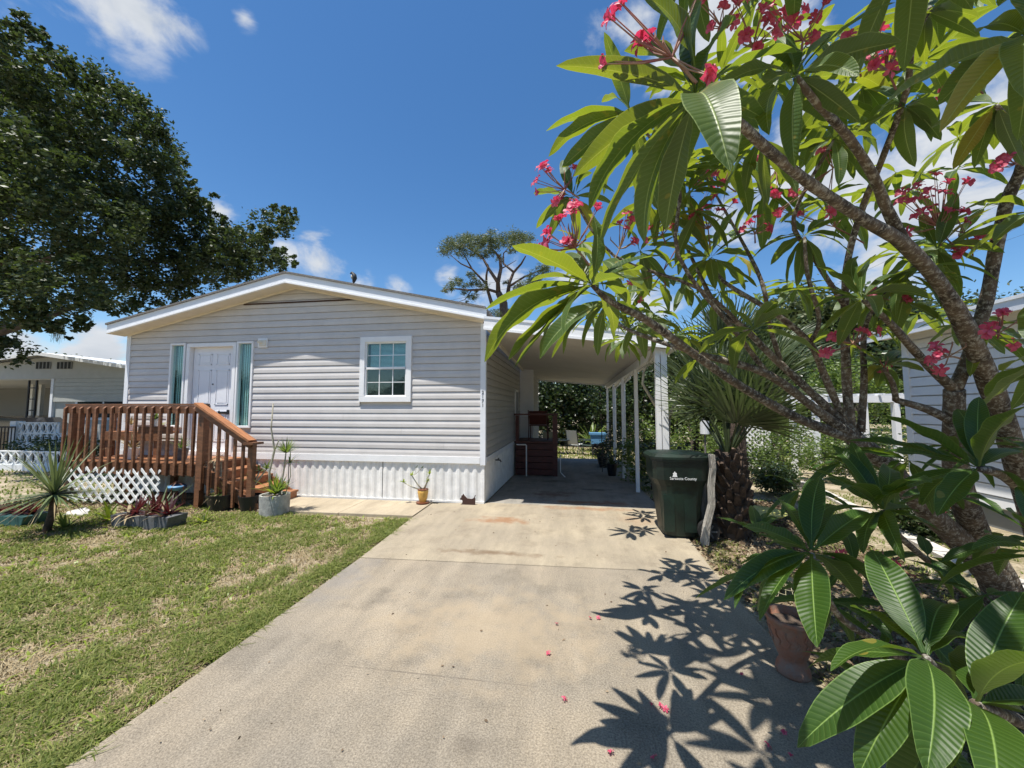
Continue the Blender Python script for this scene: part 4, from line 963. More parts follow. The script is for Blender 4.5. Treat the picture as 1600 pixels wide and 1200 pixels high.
for k in range(5): MB().box(1.742, 1.762, 5.48 + k * .09, 5.56 + k * .09, -.03, 1.0).build('board', 'grey_wood', t)

# ------------------------------------------------------------------ sabal palms
def frond_mesh(ln=.8, pet=.7, seed=0, nseg=34, droop=.5, wid=.042):
    rg = random.Random(seed); vs, fs = [], []
    for k in range(nseg):
        a = -1.9 + 3.8 * k / (nseg - 1) + rg.uniform(-.03, .03); l = ln * (.72 + .28 * math.cos(a * .6)) * rg.uniform(.9, 1.05)
        d = Vector((math.sin(a), math.cos(a), .10 + .25 * abs(math.sin(a)))).normalized(); s = Vector((d.y, -d.x, 0)).normalized(); p = Vector((0, pet, 0)) + d * .03; k0 = len(vs); S_ = 5
        for i in range(S_ + 1):
            w_ = wid * [.5, 1, 1.0, .7, .35, .05][i]
            vs += [tuple(p - s * w_ / 2 + Vector((0, 0, .012 * (k % 2)))), tuple(p + s * w_ / 2)]; p = p + d * l / S_
            d = (d + Vector((0, 0, -droop * .28 * (i / S_) * rg.uniform(.5, 1.4)))).normalized()
        fs += [(k0 + 2 * i, k0 + 2 * i + 1, k0 + 2 * i + 3, k0 + 2 * i + 2) for i in range(S_)]
    b = MB().add(vs, fs)
    b.tube([(0, 0, 0), (0, pet * .5, .01), (0, pet + .05, 0)], [.016, .012, .007], 5); return b.mesh('frond', 'palm_leaf')
fr_ = [frond_mesh(.8, .65, s, 36, 1.3, .03) for s in range(3)]; frb = [frond_mesh(.95, .85, s + 5, 44, 1.1, .034) for s in range(3)]
def place(me, name, parent, p, az, el, roll=0, sc_=1):
    o = bpy.data.objects.new(name, me); col.objects.link(o); o.parent = parent
    off = Vector((0, 0, 0)); q = parent
    while q is not None: off += q.location; q = q.parent
    d = Vector((math.cos(az) * math.cos(el), math.sin(az) * math.cos(el), math.sin(el)))
    x = d.cross(Vector((0, 0, 1))).normalized(); z = x.cross(d); m3 = Matrix((x, d, z)).transposed() @ Matrix.Rotation(roll, 3, 'Y')
    o.rotation_euler = m3.to_euler(); o.location = Vector(p) - off; o.scale = (sc_,) * 3; return o
P1 = Vector((2.12, 5.45, -.03))
t = thing('cabbage_palm', 'stocky cabbage palm with criss-cross leaf boots right of the garbage bin', 'palm', P1)
MB().tube([P1, P1 + Vector((0, 0, .5)), P1 + Vector((-.02, 0, .95)), P1 + Vector((-.03, 0, 1.1))], [.17, .17, .13, .09], 14).build('trunk', 'palm_trunk', t)
for k in range(84):                       # leaf boots
    z = .0 + 1.02 * k / 84; a = k * 2.39996; r_ = .18 if z < .6 else .18 - (z - .6) * .18; cx, cy_ = P1.x + r_ * math.cos(a), P1.y + r_ * math.sin(a)
    o_ = Vector((math.cos(a), math.sin(a), 0)); s = Vector((-math.sin(a), math.cos(a), 0)); p = Vector((cx, cy_, z - .03)); sl = .5 if k % 2 else -.5
    b = MB(); b.add([p - s * .055, p + s * .055, p + o_ * .075 + Vector((0, 0, .15)) + s * (.024 + sl * .06), p + o_ * .075 + Vector((0, 0, .15)) - s * (.024 - sl * .06), p - s * .05 - o_ * .03 + Vector((0, 0, .05)), p + s * .05 - o_ * .03 + Vector((0, 0, .05)), p + o_ * .03 + Vector((0, 0, .165)) + s * (.02 + sl * .06), p + o_ * .03 + Vector((0, 0, .165)) - s * (.02 - sl * .06)],
          [(0, 1, 2, 3), (7, 6, 5, 4), (2, 6, 7, 3), (1, 5, 6, 2), (0, 3, 7, 4)]); b.build('leaf_boot', 'palm_boot', t)
for k in range(18):
    place(fr_[k % 3], 'frond', t, P1 + Vector((-.03, 0, 1.02)), k * 2.4 + .3, [1.45, 1.2, 1.0, .7][k % 4], rnd.uniform(-.6, .6), 1.12)
P2 = Vector((2.85, 7.0, -.03))
t = thing('cabbage_palm', 'larger cabbage palm behind, its wide fan leaves spreading under the carport edge', 'palm', P2)
MB().tube([P2, P2 + Vector((0, 0, 1)), P2 + Vector((.02, 0, 2.05))], [.13, .13, .09], 12).build('trunk', 'palm_trunk', t)
for k in range(24):
    place(frb[k % 3], 'frond', t, P2 + Vector((0, 0, 1.95)), k * 2.4 + .1, [1.2, .75, .35, -.1][k % 4], rnd.uniform(-.5, .5), rnd.uniform(.85, 1.05))
# thin-stemmed small tree behind the bin
a0 = gnd(1043, 770, -.05); D0 = 6.8; 
t = thing('thin_frangipani', 'thin stemmed young tree rising behind the bin against the white post', 'tree', (a0.x, 6.9, -.04))
def chain(pl): return [dep(x, y, d) for x, y, d in pl]
c0 = chain([(1043, 780, 6.3), (1042, 715, 6.3), (1043, 655, 6.3)]); c0[0].z = -.05
MB().tube(c0, [.06, .055, .05], 9).build('trunk', 'stem_pale', t, smooth=True)
MB().tube(chain([(1043, 658, 6.3), (1022, 630, 6.2), (1004, 600, 6.1), (1006, 580, 6.1), (1018, 555, 6.0), (1020, 530, 6.0)]), [.035, .028, .022, .02, .018, .012], 7).build('branch', 'stem_pale', t, smooth=True)
MB().tube(chain([(1043, 658, 6.3), (1052, 635, 6.3), (1065, 612, 6.4)]), [.035, .024, .014], 7).build('branch', 'stem_pale', t, smooth=True)
MB().tube(chain([(1020, 535, 6.0), (1000, 515, 5.9)]), [.014, .01], 6).build('branch', 'stem_pale', t, smooth=True)

# ------------------------------------------------------------------ right side garden
t = thing('wooden_post', 'weathered square wooden garden post in front of the white arbour', 'post', (4.55, 7.4, -.05))
q = onY(1253, 685, 7.6); MB().box(q.x - .06, q.x + .06, 7.54, 7.66, -.08, q.z).build('post', 'grey_wood', t); t.location = (0, 0, 0)
A0 = onY(1264, 624, 10.6); A1 = onY(1425, 624, 10.6)
t = thing('garden_arbour', 'white wooden arbour with flat top beam beyond the frangipani branches', 'arbour', (A0.x + 1, 10.6, g(10.6)))
MB().box(A0.x - .1, A1.x + .6, 10.55, 10.65, A0.z - .07, A0.z + .09).build('beam', 'white', t)
MB().box(A0.x - .1, A1.x + .6, 11.55, 11.65, A0.z - .07, A0.z + .09).build('beam', 'white', t)
for k in range(9): MB().box(A0.x + k * .38, A0.x + k * .38 + .05, 10.4, 11.8, A0.z + .092, A0.z + .14).build('rafter', 'white', t)
for px in (1277, 1403):
    q = onY(px, 700, 10.6); MB().box(q.x - .06, q.x + .06, 10.54, 10.66, g(10.6) - .05, A0.z - .072).build('post', 'white', t); MB().box(q.x - .06, q.x + .06, 11.54, 11.66, g(10.6) - .05, A0.z - .072).build('post', 'white', t)
q = onY(1268, 710, 10.6); lattice(t, q.x - .25, q.x + .12, .3, 1.2, 10.7, .12, .035, smallstuff=True)
q0, q1 = onY(1150, 712, 12.3), onY(1192, 668, 12.3)
t = thing('lattice_screen', 'white diamond lattice screen among the shrubs behind the palm', 'lattice', (q0.x, 12.3, -.2))
lattice(t, q0.x, q1.x + .15, q0.z - .5, q1.z + .1, 12.3, .16, .05, smallstuff=True)
MB().box(q0.x - .05, q0.x, 12.28, 12.34, -.25, q1.z + .12).build('post', 'white', t)
MB().box(q1.x + .15, q1.x + .20, 12.28, 12.34, -.25, q1.z + .12).build('post', 'white', t)
q = onY(1101, 668, 9.5); t = thing('birdhouse_pole', 'pale grey metal cylinder on a pole among the fan leaves', 'birdhouse', (q.x, 9.5, -.1))
MB().tube([(q.x, 9.5, -.1), (q.x, 9.5, q.z - .15)], .02, 6).build('pole', 'grey_wood', t); MB().lathe((q.x, 9.5, q.z - .15), [(.1, 0), (.1, .36), (.02, .42)], 14).build('cylinder', 'fascia', t)
# shallow yellow dish and wire cover
q = gnd(1178, 822, -.03); t = thing('yellow_dish', 'round shallow yellow dish on a low stand beside the palm trunk', 'dish', (q.x + .15, q.y, -.03))
MB().lathe((q.x + .15, q.y + .15, .10), [(.10, 0), (.30, .02), (.34, .05), (.32, .055), (.28, .035), (.08, .02)], 28).build('dish', 'yellow_dish', t, smooth=True)
MB().lathe((q.x + .15, q.y + .15, -.03), [(.12, 0), (.07, .1), (.1, .13)], 14).build('stand', 'concrete_pot', t)
q = gnd(1235, 938, -.03); t = thing('wire_cloche', 'dome of rusty yellow wire mesh lying in the leaf litter behind the urn', 'wire dome', (q.x, q.y, -.03))
b = MB(); rr_ = .17
for k in range(9):
    a = k * math.pi / 9; b.tube([(q.x + rr_ * math.cos(th) * math.cos(a), q.y + .05 + rr_ * math.cos(th) * math.sin(a), -.03 + rr_ * math.sin(th)) for th in [i * math.pi / 10 for i in range(11)]], .0025, 4, False)
for k in range(5):
    z = -.02 + k * .035; r2 = math.sqrt(max(.001, rr_ ** 2 - (k * .035) ** 2)); b.tube([(q.x + r2 * math.cos(a), q.y + .05 + r2 * math.sin(a), z) for a in [i * math.pi / 10 for i in range(21)]], .0025, 4, False)
b.build('mesh', 'wire', t)
# terracotta urn
q = gnd(1243, 1068, 0); ux, uy = q.x + .04, q.y + .10
t = thing('terracotta_urn', 'carved terracotta urn with earth on the right edge of the driveway', 'urn', (ux, uy, 0))
MB().lathe((ux, uy, 0), [(r_ * .72, z_ * .92) for r_, z_ in [(.125, 0), (.13, .015), (.122, .05), (.10, .085), (.095, .10), (.115, .13), (.145, .20), (.17, .30), (.185, .345), (.195, .35), (.195, .375), (.172, .375), (.165, .30)]], 36).build('urn_body', 'terracotta', t, smooth=True)
MB().lathe((ux, uy, .29), [(.118, 0), (.117, .01), (.07, .02)], 20).build('soil', 'soil', t)
b = MB()
for k in range(14):
    a = k * 2 * math.pi / 14; b.tube([(ux + (.108 + .018 * s_) * math.cos(a + .12 * math.sin(s_ * 6)), uy + (.108 + .018 * s_) * math.sin(a + .12 * math.sin(s_ * 6)), .19 + .09 * s_) for s_ in (0, .33, .66, 1)], .004, 5)
b.build('relief', 'terracotta', t)
# red-flowered low plant and litter shrubs on the right
for (px, py, r_, h, m, lab) in [(1440, 838, .35, .28, 'hedge_leaf', 'low dark shrub with red blooms beyond the frangipani trunk'), (1585, 800, .3, .45, 'bush_leaf', 'leafy weed growing against the base of the white house'),
                                (1225, 755, .55, .75, 'bush_leaf', 'bushy shrub with reddish leaves in front of the lattice screen'), (1320, 730, .6, .5, 'hedge_leaf', 'dark shrub growing under the white arbour'),
                                (1130, 735, .5, .55, 'bush_leaf', 'low leafy plant right behind the palm trunk'), (1185, 745, .5, .35, 'hedge_leaf', 'low dark plant at the foot of the lattice screen'), (1360, 752, .55, .55, 'hedge_leaf', 'dark shrub between the arbour post and the white house'),
                                (1400, 735, .6, .8, 'bush_leaf', 'tall green shrub beside the far corner of the white house'), (1290, 745, .5, .5, 'bush_leaf', 'small green shrub just right of the grey wooden post'), (1215, 770, .35, .25, 'hedge_leaf', 'low ground plant in front of the bushy reddish shrub')]:
    q = gnd(px, py, -.04); t = thing('shrub', lab, 'shrub', (q.x, q.y, -.04))
    bush(t, (q.x, q.y, h * .9), (r_, r_, h), 2600, .07, m); MB().tube([(q.x, q.y, -.05), (q.x, q.y, h)], .015, 6).build('stem', 'oak_bark', t)
    if px == 1440: bush(t, (q.x, q.y - .1, h * 1.3), (r_ * .5, r_ * .5, h * .4), 40, .06, 'petal', 'bloom')
# ------------------------------------------------------------------ the white house on the right
RHX = 5.9
t = thing('white_house', 'white sided neighbouring house with sloping white fascia at the right edge', 'house', (RHX, 5, 0))
MB().prism([(-.5, .25), (7.62, .25), (7.62, 2.95), (-.5, 2.95)], 'x', RHX + .045, RHX + 6).build('wall', 'rh_siding', t)
MB().box(RHX + .05, RHX + 6, -.4, 7.58, -.1, .249).build('foundation', 'nb_wall_dark', t)
i = 0
while .27 + i * .16 < 2.95:
    z = .27 + i * .16; b = MB(); prof = [(0, 0), (0, .018), (.142, .004), (.143, -.022)]
    vs = [(RHX + .018 - o_, -.5, z + d_) for d_, o_ in prof] + [(RHX + .018 - o_, 7.54, z + d_) for d_, o_ in prof]; b.add(vs, [(k, k + 1, 5 + k, 4 + k) for k in range(3)]); b.build('siding_board', 'rh_siding', t); i += 1
MB().box(RHX - .01, RHX + .09, 7.54, 7.65, .1, 2.97).build('corner_trim', 'fascia', t)
b = MB(); b.add([(RHX - .38, 8.0, 2.98), (RHX - .38, -1, 2.98), (RHX + 3, -1, 3.75), (RHX + 3, 8.0, 3.75), (RHX - .38, 8.0, 3.03), (RHX - .38, -1, 3.03), (RHX + 3, -1, 3.8), (RHX + 3, 8.0, 3.8)], [(0, 3, 2, 1), (4, 5, 6, 7), (0, 4, 7, 3), (0, 1, 5, 4)]); b.build('roof', 'white', t)
MB().box(RHX - .42, RHX - .385, -1, 8.02, 2.86, 3.04).build('fascia', 'fascia', t); MB().box(RHX - .435, RHX - .421, -1, 8.03, 3.0, 3.045).build('drip_edge', 'white', t)
MB().box(RHX - .384, RHX + .02, -1, 8.0, 2.93, 2.945).build('soffit', 'soffit', t)

# ------------------------------------------------------------------ neighbour on the left
NY = 12.0
t = thing('neighbour_house', 'pale grey neighbouring house with shallow gable and open porch at the far left', 'house', (-20, NY, -.2))
def nx(px, Y=NY): return onY(px, 600, Y).x
pk = onY(80, 552, NY); lz = onY(0, 562, NY); rz_ = onY(196, 570, NY); slope_l = .085
xr_ = rz_.x + 1.5; xl_ = pk.x - 8
def nz(x): return pk.z - (.142 if x > pk.x else .082) * abs(x - pk.x)
b = MB(); top_ = [(xl_, nz(xl_)), (pk.x, pk.z), (xr_, nz(xr_))]
b.add([(x, NY - .4, z) for x, z in top_] + [(x, NY + 9, z) for x, z in top_] + [(x, NY - .4, z - .13) for x, z in top_], [(0, 1, 4, 3), (1, 2, 5, 4), (0, 6, 7, 1), (1, 7, 8, 2)]); b.build('roof', 'nb_white', t)
zb = onY(80, 592, NY).z
MB().prism([(xl_ + .1, zb), (xr_ - .1, zb), (xr_ - .1, nz(xr_ - .1) - .14), (pk.x, pk.z - .14), (xl_ + .1, nz(xl_) - .13)], 'y', NY, NY + .1).build('gable_wall', 'nb_wall', t)
for px in (69, 102):
    c = onY(px, 571, NY); v_ = MB().box(c.x - .35, c.x + .35, NY - .03, NY - .002, c.z - .14, c.z + .14).build('gable_vent', 'nb_wall_dark', t)
    for k in range(4): MB().box(c.x - .34 + k * .18, c.x - .24 + k * .18, NY - .04, NY - .031, c.z - .13, c.z + .13).build('vent_slat', 'interior', v_)
xm = nx(85)
for k in range(6):
    MB().box(xm, xr_ - .1, NY + .002 - .012 * (k % 2), NY + .10, zb - .15 * (k + 1), zb - .15 * k - .006).build('siding_board', 'nb_wall', t)
MB().box(xm, xr_ - .1, NY + .06, NY + .2, -.2, zb - .9).build('wall', 'nb_wall', t)
MB().box(xm - .12, xm, NY - .03, NY + .12, -.3, zb).build('corner_trim', 'fascia', t)
b0, b1 = onY(117, 617, NY), onY(196, 640, NY)
wd = MB().box(b0.x, xr_ - .3, NY + .02, NY + .058, b1.z - .4, b0.z).build('window', 'fascia', t)
MB().box(b0.x + .15, (b0.x + b1.x) / 2 + .1, NY + .0, NY + .018, b1.z - .3, b0.z - .14).build('pane', 'glass_dark', wd); MB().box((b0.x + b1.x) / 2 + .2, b1.x + .6, NY + .0, NY + .018, b1.z - .3, b0.z - .14).build('pane', 'glass_dark', wd)
# porch/carport recess on the left side
MB().box(xl_ - 14, xm - .12, NY + .1, NY + 8, zb - .02, zb + .02).build('porch_ceiling', 'nb_white', t)
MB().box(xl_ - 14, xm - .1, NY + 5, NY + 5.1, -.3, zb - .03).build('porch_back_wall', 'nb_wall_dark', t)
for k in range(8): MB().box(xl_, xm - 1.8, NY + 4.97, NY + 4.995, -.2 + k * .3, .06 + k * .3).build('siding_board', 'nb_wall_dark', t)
MB().box(xm - .14, xm - .04, NY + .13, NY + 5, -.3, zb - .03).build('porch_side_wall', 'nb_wall', t)
for px in (66, 53):
    c = onY(px, 620, NY + 2.5); MB().box(c.x - .07, c.x + .07, NY + 2.4, NY + 2.54, -.3, zb - .03).build('porch_post', 'nb_white', t)
c = onY(54, 600, NY + .2); ipz = -.2
for dx in (-.22, .16): MB().box(c.x + dx - .025, c.x + dx + .025, NY + .15, NY + .2, ipz, zb - .03).build('iron_column', 'iron', t)
for k in range(7): MB().box(c.x - .20, c.x + .14, NY + .16, NY + .19, .2 + k * .45, .24 + k * .45).build('iron_crosspiece', 'iron', t)
# dark car in the porch
c0, c1 = onY(-40, 655, 11.3), onY(78, 668, 11.3)
t = thing('parked_car', 'black car parked in the neighbour porch, only its roof showing above the block wall', 'car', ((c0.x + c1.x) / 2, 11.6, -.2))
zr = onY(20, 650, 11.3).z; X0, X1 = c0.x - 1.2, c1.x + .1
MB().prism([(X0, .1), (X1 + .5, .1), (X1 + .5, .65), (X1, .78), (X1 - .9, zr - .06), (X1 - 1.7, zr), (X0 + .9, zr), (X0, .8)], 'y', 10.9, 12.4).build('body', 'car_paint', t)
MB().prism([(X1 - .12, .8), (X1 - .95, zr - .11), (X1 - 1.7, zr - .07), (X0 + 1.0, zr - .07), (X0 + .3, .82)], 'y', 10.885, 10.899).build('window', 'glass_dark', t)
for x in (X0 + .7, X1 - .3): MB().tube([(x, 10.86, .12), (x, 11.06, .12)], .32, 20).build('wheel', 'rubber', t)
# decorative breeze-block walls
def breeze(px0, px1, py0, py1, Y, lab, curve=False):
    a, c = onY(px0, py0, Y), onY(px1, py1, Y); t = thing('breeze_block_wall', lab, 'wall', (a.x, Y, c.z)); s_ = .30; zb_ = c.z
    nr = max(1, round((a.z - zb_) / s_)); nc = max(1, round((c.x - a.x) / s_)); sz = (a.z - zb_) / nr
    sx = (c.x - a.x) / nc; base_b = MB(); f = .055 * s_ / .3
    def seg(p, q, w_): base_b.bar((p[0], 0, p[1]), (q[0], 0, q[1]), .09, w_, up=(0, 0, 1))
    h = .5
    for p, q in (((-h, -h), (h, -h)), ((-h, h), (h, h)), ((-h, -h), (-h, h)), ((h, -h), (h, h)), ((-h, -h), (h, h)), ((-h, h), (h, -h)), ((0, -h), (0, h)), ((-.25, 0), (.25, 0))):
        p = (p[0] * sx * .96, p[1] * sz * .96); q = (q[0] * sx * .96, q[1] * sz * .96); seg(p, q, .032)
    me = base_b.mesh('block', 'nb_white')
    for i in range(nc):
        for j in range(nr):
            if curve and i == nc - 1 and j == nr - 1: continue
            o = bpy.data.objects.new('block', me); col.objects.link(o); o.parent = t; o.location = Vector((a.x + (i + .5) * sx, Y, zb_ + (j + .5) * sz)) - t.location
    b = MB().box(a.x, c.x, Y - .06, Y + .06, -.3, zb_ - .005); b.build('wall_base', 'nb_white', t)
    return t
breeze(30, 100, 660, 695, 10.4, 'upper white openwork block wall behind, beside the parked black car', True)
breeze(-60, 120, 703, 728, 8.6, 'lower white openwork block wall nearer the yucca')
c = onY(25, 680, 10.4); MB_p = MB().box(c.x - .12, c.x + .12, 10.3, 10.54, -.2, onY(25, 658, 10.4).z)
t = tag(MB_p.build('wall_pillar', 'nb_white'), 'white square pillar at the left end of the upper block wall', 'pillar')
c0, c1 = onY(0, 666, 10.2), onY(22, 690, 10.2)
t = thing('iron_gate', 'small black iron gate left of the white pillar', 'gate', (c0.x, 10.2, 0))
for k in range(9):
    x = c0.x - .5 + (c1.x - c0.x + .5) * k / 8; MB().box(x - .012, x + .012, 10.19, 10.21, -.2, c0.z - .05).build('bar', 'iron', t)
MB().box(c0.x - .5, c1.x, 10.185, 10.215, c0.z - .05, c0.z).build('top_bar', 'iron', t)
for (px, py, Y, rx, h, lab) in [(60, 700, 9.6, 1.0, .25, 'strip of low dark plants between the two block walls'), (135, 705, 9.2, .8, .35, 'dark low shrub behind the yucca at the end of the lower wall')]:
    c = onY(px, py, Y); t = thing('shrub', lab, 'shrub', (c.x, Y, -.1)); bush(t, (c.x, Y, c.z), (rx, .4, h), 900, .1, 'hedge_leaf'); MB().tube([(c.x, Y, -.15), (c.x, Y, c.z)], .02, 6).build('stem', 'oak_bark', t)

# ------------------------------------------------------------------ trees
def pxblob(x, y, d, r, ry=None): p = dep(x, y, d); k = r / F * d; return (p.x, p.y, p.z, k, (ry or k), k * .8)
# big live oak, left
OB = [(20, 95, 50), (60, 150, 60), (120, 170, 60), (-30, 160, 80), (180, 150, 45), (215, 180, 42), (165, 240, 65), (235, 230, 48), (95, 270, 80), (10, 290, 90), (260, 260, 34), (200, 310, 66), (262, 300, 38), (120, 350, 80),
      (30, 390, 80), (230, 370, 60), (290, 345, 42), (320, 330, 32), (170, 420, 66), (290, 400, 50), (345, 375, 40), (90, 440, 60), (20, 470, 60), (240, 430, 50), (330, 415, 42), (385, 375, 38), (425, 350, 34), (410, 395, 34),
      (380, 415, 34), (445, 340, 22), (100, 480, 36), (180, 460, 36), (440, 405, 24), (60, 60, 30), (115, 120, 34), (0, 45, 30), (45, 500, 28), (110, 505, 22), (-80, 250, 90), (-100, 400, 100), (-60, 520, 60), (300, 440, 34), (20, 200, 70)]
t = thing('live_oak', 'huge dark green live oak spreading behind the houses on the left', 'tree', (-22, 15, -.28))
blobs = []
for (x, y, r_) in OB:
    d = rnd.uniform(8.8, 13) if x < 150 else (rnd.uniform(11, 14) if x < 260 else rnd.uniform(12.5, 15.5)); q = pxblob(x, y, d, r_ * .74, r_ / F * d); blobs.append(q)
    for k in range(9):
        v = Vector((rnd.gauss(0, 1), rnd.gauss(0, 1), rnd.gauss(0, 1))).normalized() * (r_ / F * d) * rnd.uniform(.75, 1.05); k_ = r_ / F * d * rnd.uniform(.2, .36)
        blobs.append((q[0] + v.x, q[1] + v.y, q[2] + v.z, k_ * 1.2, k_ * 1.2, k_ * .8))
V, Fc = crown(blobs, 2300, .12, 1.9, 34, .16); npmesh('crown', V, Fc, 'oak_leaf', t, kind='stuff')
tb = [dep(-190, 640, 12)]; tb[0].z = -.3
MB().tube([tb[0], dep(-180, 560, 12), dep(-150, 450, 12)], [.5, .42, .36], 14).build('trunk', 'oak_bark', t, smooth=True)
for pl in ([(-170, 520, 16, .4), (-80, 530, 15.8, .3), (0, 517, 15.5, .22), (60, 500, 15.2, .16), (140, 470, 15, .08)], [(-160, 470, 16, .4), (-40, 420, 15.5, .28), (100, 400, 15, .18), (240, 410, 15, .12), (330, 395, 15, .08), (420, 365, 15, .04)],
           [(-150, 450, 16, .4), (0, 330, 15.5, .25), (100, 240, 15.2, .16), (190, 190, 15, .07)], [(-150, 450, 16, .35), (-40, 250, 15.5, .2), (20, 130, 15.5, .1)], [(100, 400, 15, .12), (200, 330, 15, .08), (260, 280, 15, .04)]):
    MB().tube([dep(x, y, d * .75 + max(0, x) * .008) for x, y, d, r_ in pl], [r_ * .7 for *_, r_ in pl], 8).build('limb', 'oak_bark', t, smooth=True)
b = MB()
for (px, py) in ((88, 528), (90, 530), (93, 526), (99, 520), (84, 522)):
    for k in range(4):
        p = dep(px + rnd.uniform(-4, 4), py - 12, 11); b.tube([p, p + Vector((rnd.uniform(-.05, .05), 0, -.15)), p + Vector((rnd.uniform(-.08, .08), 0, -.28 - rnd.random() * .2))], [.007, .006, .002], 4)
b.build('hanging_moss', 'moss', t, kind='stuff')
# pine behind the carport
t = thing('pine_tree', 'tall flat topped pine with bare forked branches beyond the carport', 'tree', (-1.5, 24, -.28))
PT = 24
def pt(zx, zy, d=PT): return dep(680 + zx / 7.5, 340 + zy / 7.5, d)     # coordinates read off an enlargement of the photograph
tr0 = pt(800, 1000); gb = Vector((tr0.x + .3, tr0.y, -.3))
MB().tube([gb, Vector((tr0.x + .2, tr0.y, 3.5)), tr0, pt(740, 880)], [.38, .33, .26, .2], 10).build('trunk', 'pine_bark', t, smooth=True)
for pl, r0 in (([(740, 880), (735, 760), (770, 600), (760, 480), (700, 400), (620, 330)], .17), ([(735, 760), (640, 620), (560, 480), (430, 380), (300, 300)], .12), ([(740, 880), (620, 840), (400, 850), (200, 830), (100, 850)], .10), ([(660, 1000), (600, 800), (600, 680), (620, 560), (500, 420)], .12),
               ([(850, 900), (870, 760), (920, 640), (1010, 540), (1060, 450)], .15), ([(920, 640), (800, 540), (800, 420), (880, 330)], .08), ([(600, 780), (430, 600), (300, 540), (170, 430)], .08), ([(430, 600), (340, 440), (240, 340)], .06), ([(880, 800), (1050, 690), (1180, 640), (1300, 590)], .08),
               ([(770, 600), (850, 560), (950, 500)], .05), ([(800, 1000), (850, 900)], .2), ([(420, 860), (350, 960), (240, 1000)], .04), ([(980, 840), (1010, 740)], .05)):
    MB().tube([pt(x, y, PT + rnd.uniform(-.6, .6)) for x, y in pl], [r0 * (1 - .75 * i / (len(pl) - 1)) for i in range(len(pl))], 6).build('limb', 'pine_bark', t, smooth=True)
pb = [(120, 380, 60), (180, 320, 70), (240, 290, 60), (320, 300, 70), (400, 270, 75), (470, 300, 75), (540, 260, 60), (600, 300, 70), (670, 220, 60), (690, 330, 60), (760, 270, 65), (860, 250, 65), (920, 220, 60), (980, 280, 60), (1040, 230, 60), (1100, 250, 50), (300, 400, 55), (450, 400, 60),
      (560, 420, 55), (640, 420, 45), (900, 350, 60), (240, 760, 50), (180, 800, 45), (110, 850, 35), (320, 770, 50), (420, 690, 50), (470, 760, 50), (560, 800, 45), (350, 880, 35), (420, 930, 40), (390, 1000, 25), (500, 870, 30), (830, 750, 30), (960, 820, 45), (1050, 800, 60), (1150, 700, 60), (1250, 620, 60), (1100, 900, 60), (1200, 800, 70), (750, 480, 40), (480, 930, 30), (800, 1110, 60), (700, 1130, 50), (1320, 600, 50)]
blobs = []
for x, y, r_ in pb: p = pt(x, y, PT + rnd.uniform(-1.2, 1.2)); k = r_ * 1.25 / 7.5 / F * PT; blobs.append((p.x, p.y, p.z, k, k * 1.3, k * .7))
V, Fc = crown(blobs, 2600, .24, 7, 22, .26); npmesh('crown', V, Fc, 'pine_needle', t, kind='stuff')
# dark hedge and trees behind the carport
def tree(lab, x, y, h, r_, m, zc_=None, n=240, size=.16, name='broadleaf_tree', cat='tree', trunk=.12, group=None):
    t = thing(name, lab, cat, (x, y, -.28), group); zc_ = zc_ or h - r_ * .7
    MB().tube([(x, y, -.3), (x + .1, y, h * .5), (x, y, h * .85)], [trunk, trunk * .8, trunk * .3], 8).build('trunk', 'oak_bark', t)
    bl = [(x, y, zc_, r_ * .8, r_ * .8, (h - zc_) * .9)]
    for k in range(9):
        a = rnd.uniform(0, 6.28); e = rnd.uniform(-.6, 1); bl.append((x + r_ * .62 * math.cos(a), y + r_ * .62 * math.sin(a), zc_ + e * (h - zc_) * .62, r_ * .42, r_ * .42, r_ * .36))
    V, Fc = crown(bl, n, size, 2.0, 20, .2); npmesh('crown', V, Fc, m, t, kind='stuff'); return t
hl = [('dark glossy tree at the back behind the red steps', -2.6, 20.5, 5.2), ('dark glossy tree at the back, behind the patio table', -.4, 21, 5.6), ('dark tree at the back, right of the patio chairs', 1.6, 20.4, 5.0), ('dark tree behind the far carport posts', 3.6, 19, 4.6),
      ('dark tree at the back between the carport and the palm', 5.6, 18, 4.6), ('dark tree beyond the white lattice screen', 8.0, 18.5, 4.8), ('dark tree beyond the white arbour', 10.8, 18.5, 4.6)]
for lab, x, y, h in hl: tree(lab, x, y, h, 1.9, 'hedge_leaf', 2.2, 1500, .17)
bl = [(x, 20.5, .5, 1.5, .8, .9) for x in (-5, -3.2, -1.4, .4, 2.2, 4, 6, 8, 10, 12)]
V, Fc = crown(bl, 1500, .16, 2.0, 20, .2); npmesh('undergrowth', V, Fc, 'hedge_leaf', None, kind='stuff')
q = dep(1010, 520, 19); tree('mid green tree rising above the carport roof behind the frangipani leaves', q.x, q.y, 6.4, 2.2, 'hedge_leaf', 4.2, 1000, .16)
q = dep(1250, 470, 30); tree('tall dark conifer like tree above the arbour', q.x, q.y, 11.5, 3.4, 'pine_needle', 7, 500, .4, trunk=.25)
q = dep(1330, 480, 27); tree('broad dark tree left of the white house roof', q.x, q.y, 10.0, 3.4, 'hedge_leaf', 6, 500, .35, trunk=.25)
q = dep(1420, 470, 32); tree('distant tree just above the left end of the white house roof', q.x, q.y, 10.6, 3.8, 'oak_leaf', 6.6, 500, .4, trunk=.25)
q = dep(1530, 470, 36); tree('distant pale green tree above the middle of the white house roof', q.x, q.y, 12.4, 4.4, 'oak_leaf', 7.5, 450, .45, trunk=.25)
q = dep(1640, 460, 34); tree('distant tree above the right end of the white house roof', q.x, q.y, 12.5, 4.4, 'oak_leaf', 7.5, 450, .45, trunk=.25)
q = dep(1110, 590, 14); tree('bushy tree behind the two cabbage palms', q.x, q.y, 4.2, 1.7, 'bush_leaf', 2.2, 1000, .14)
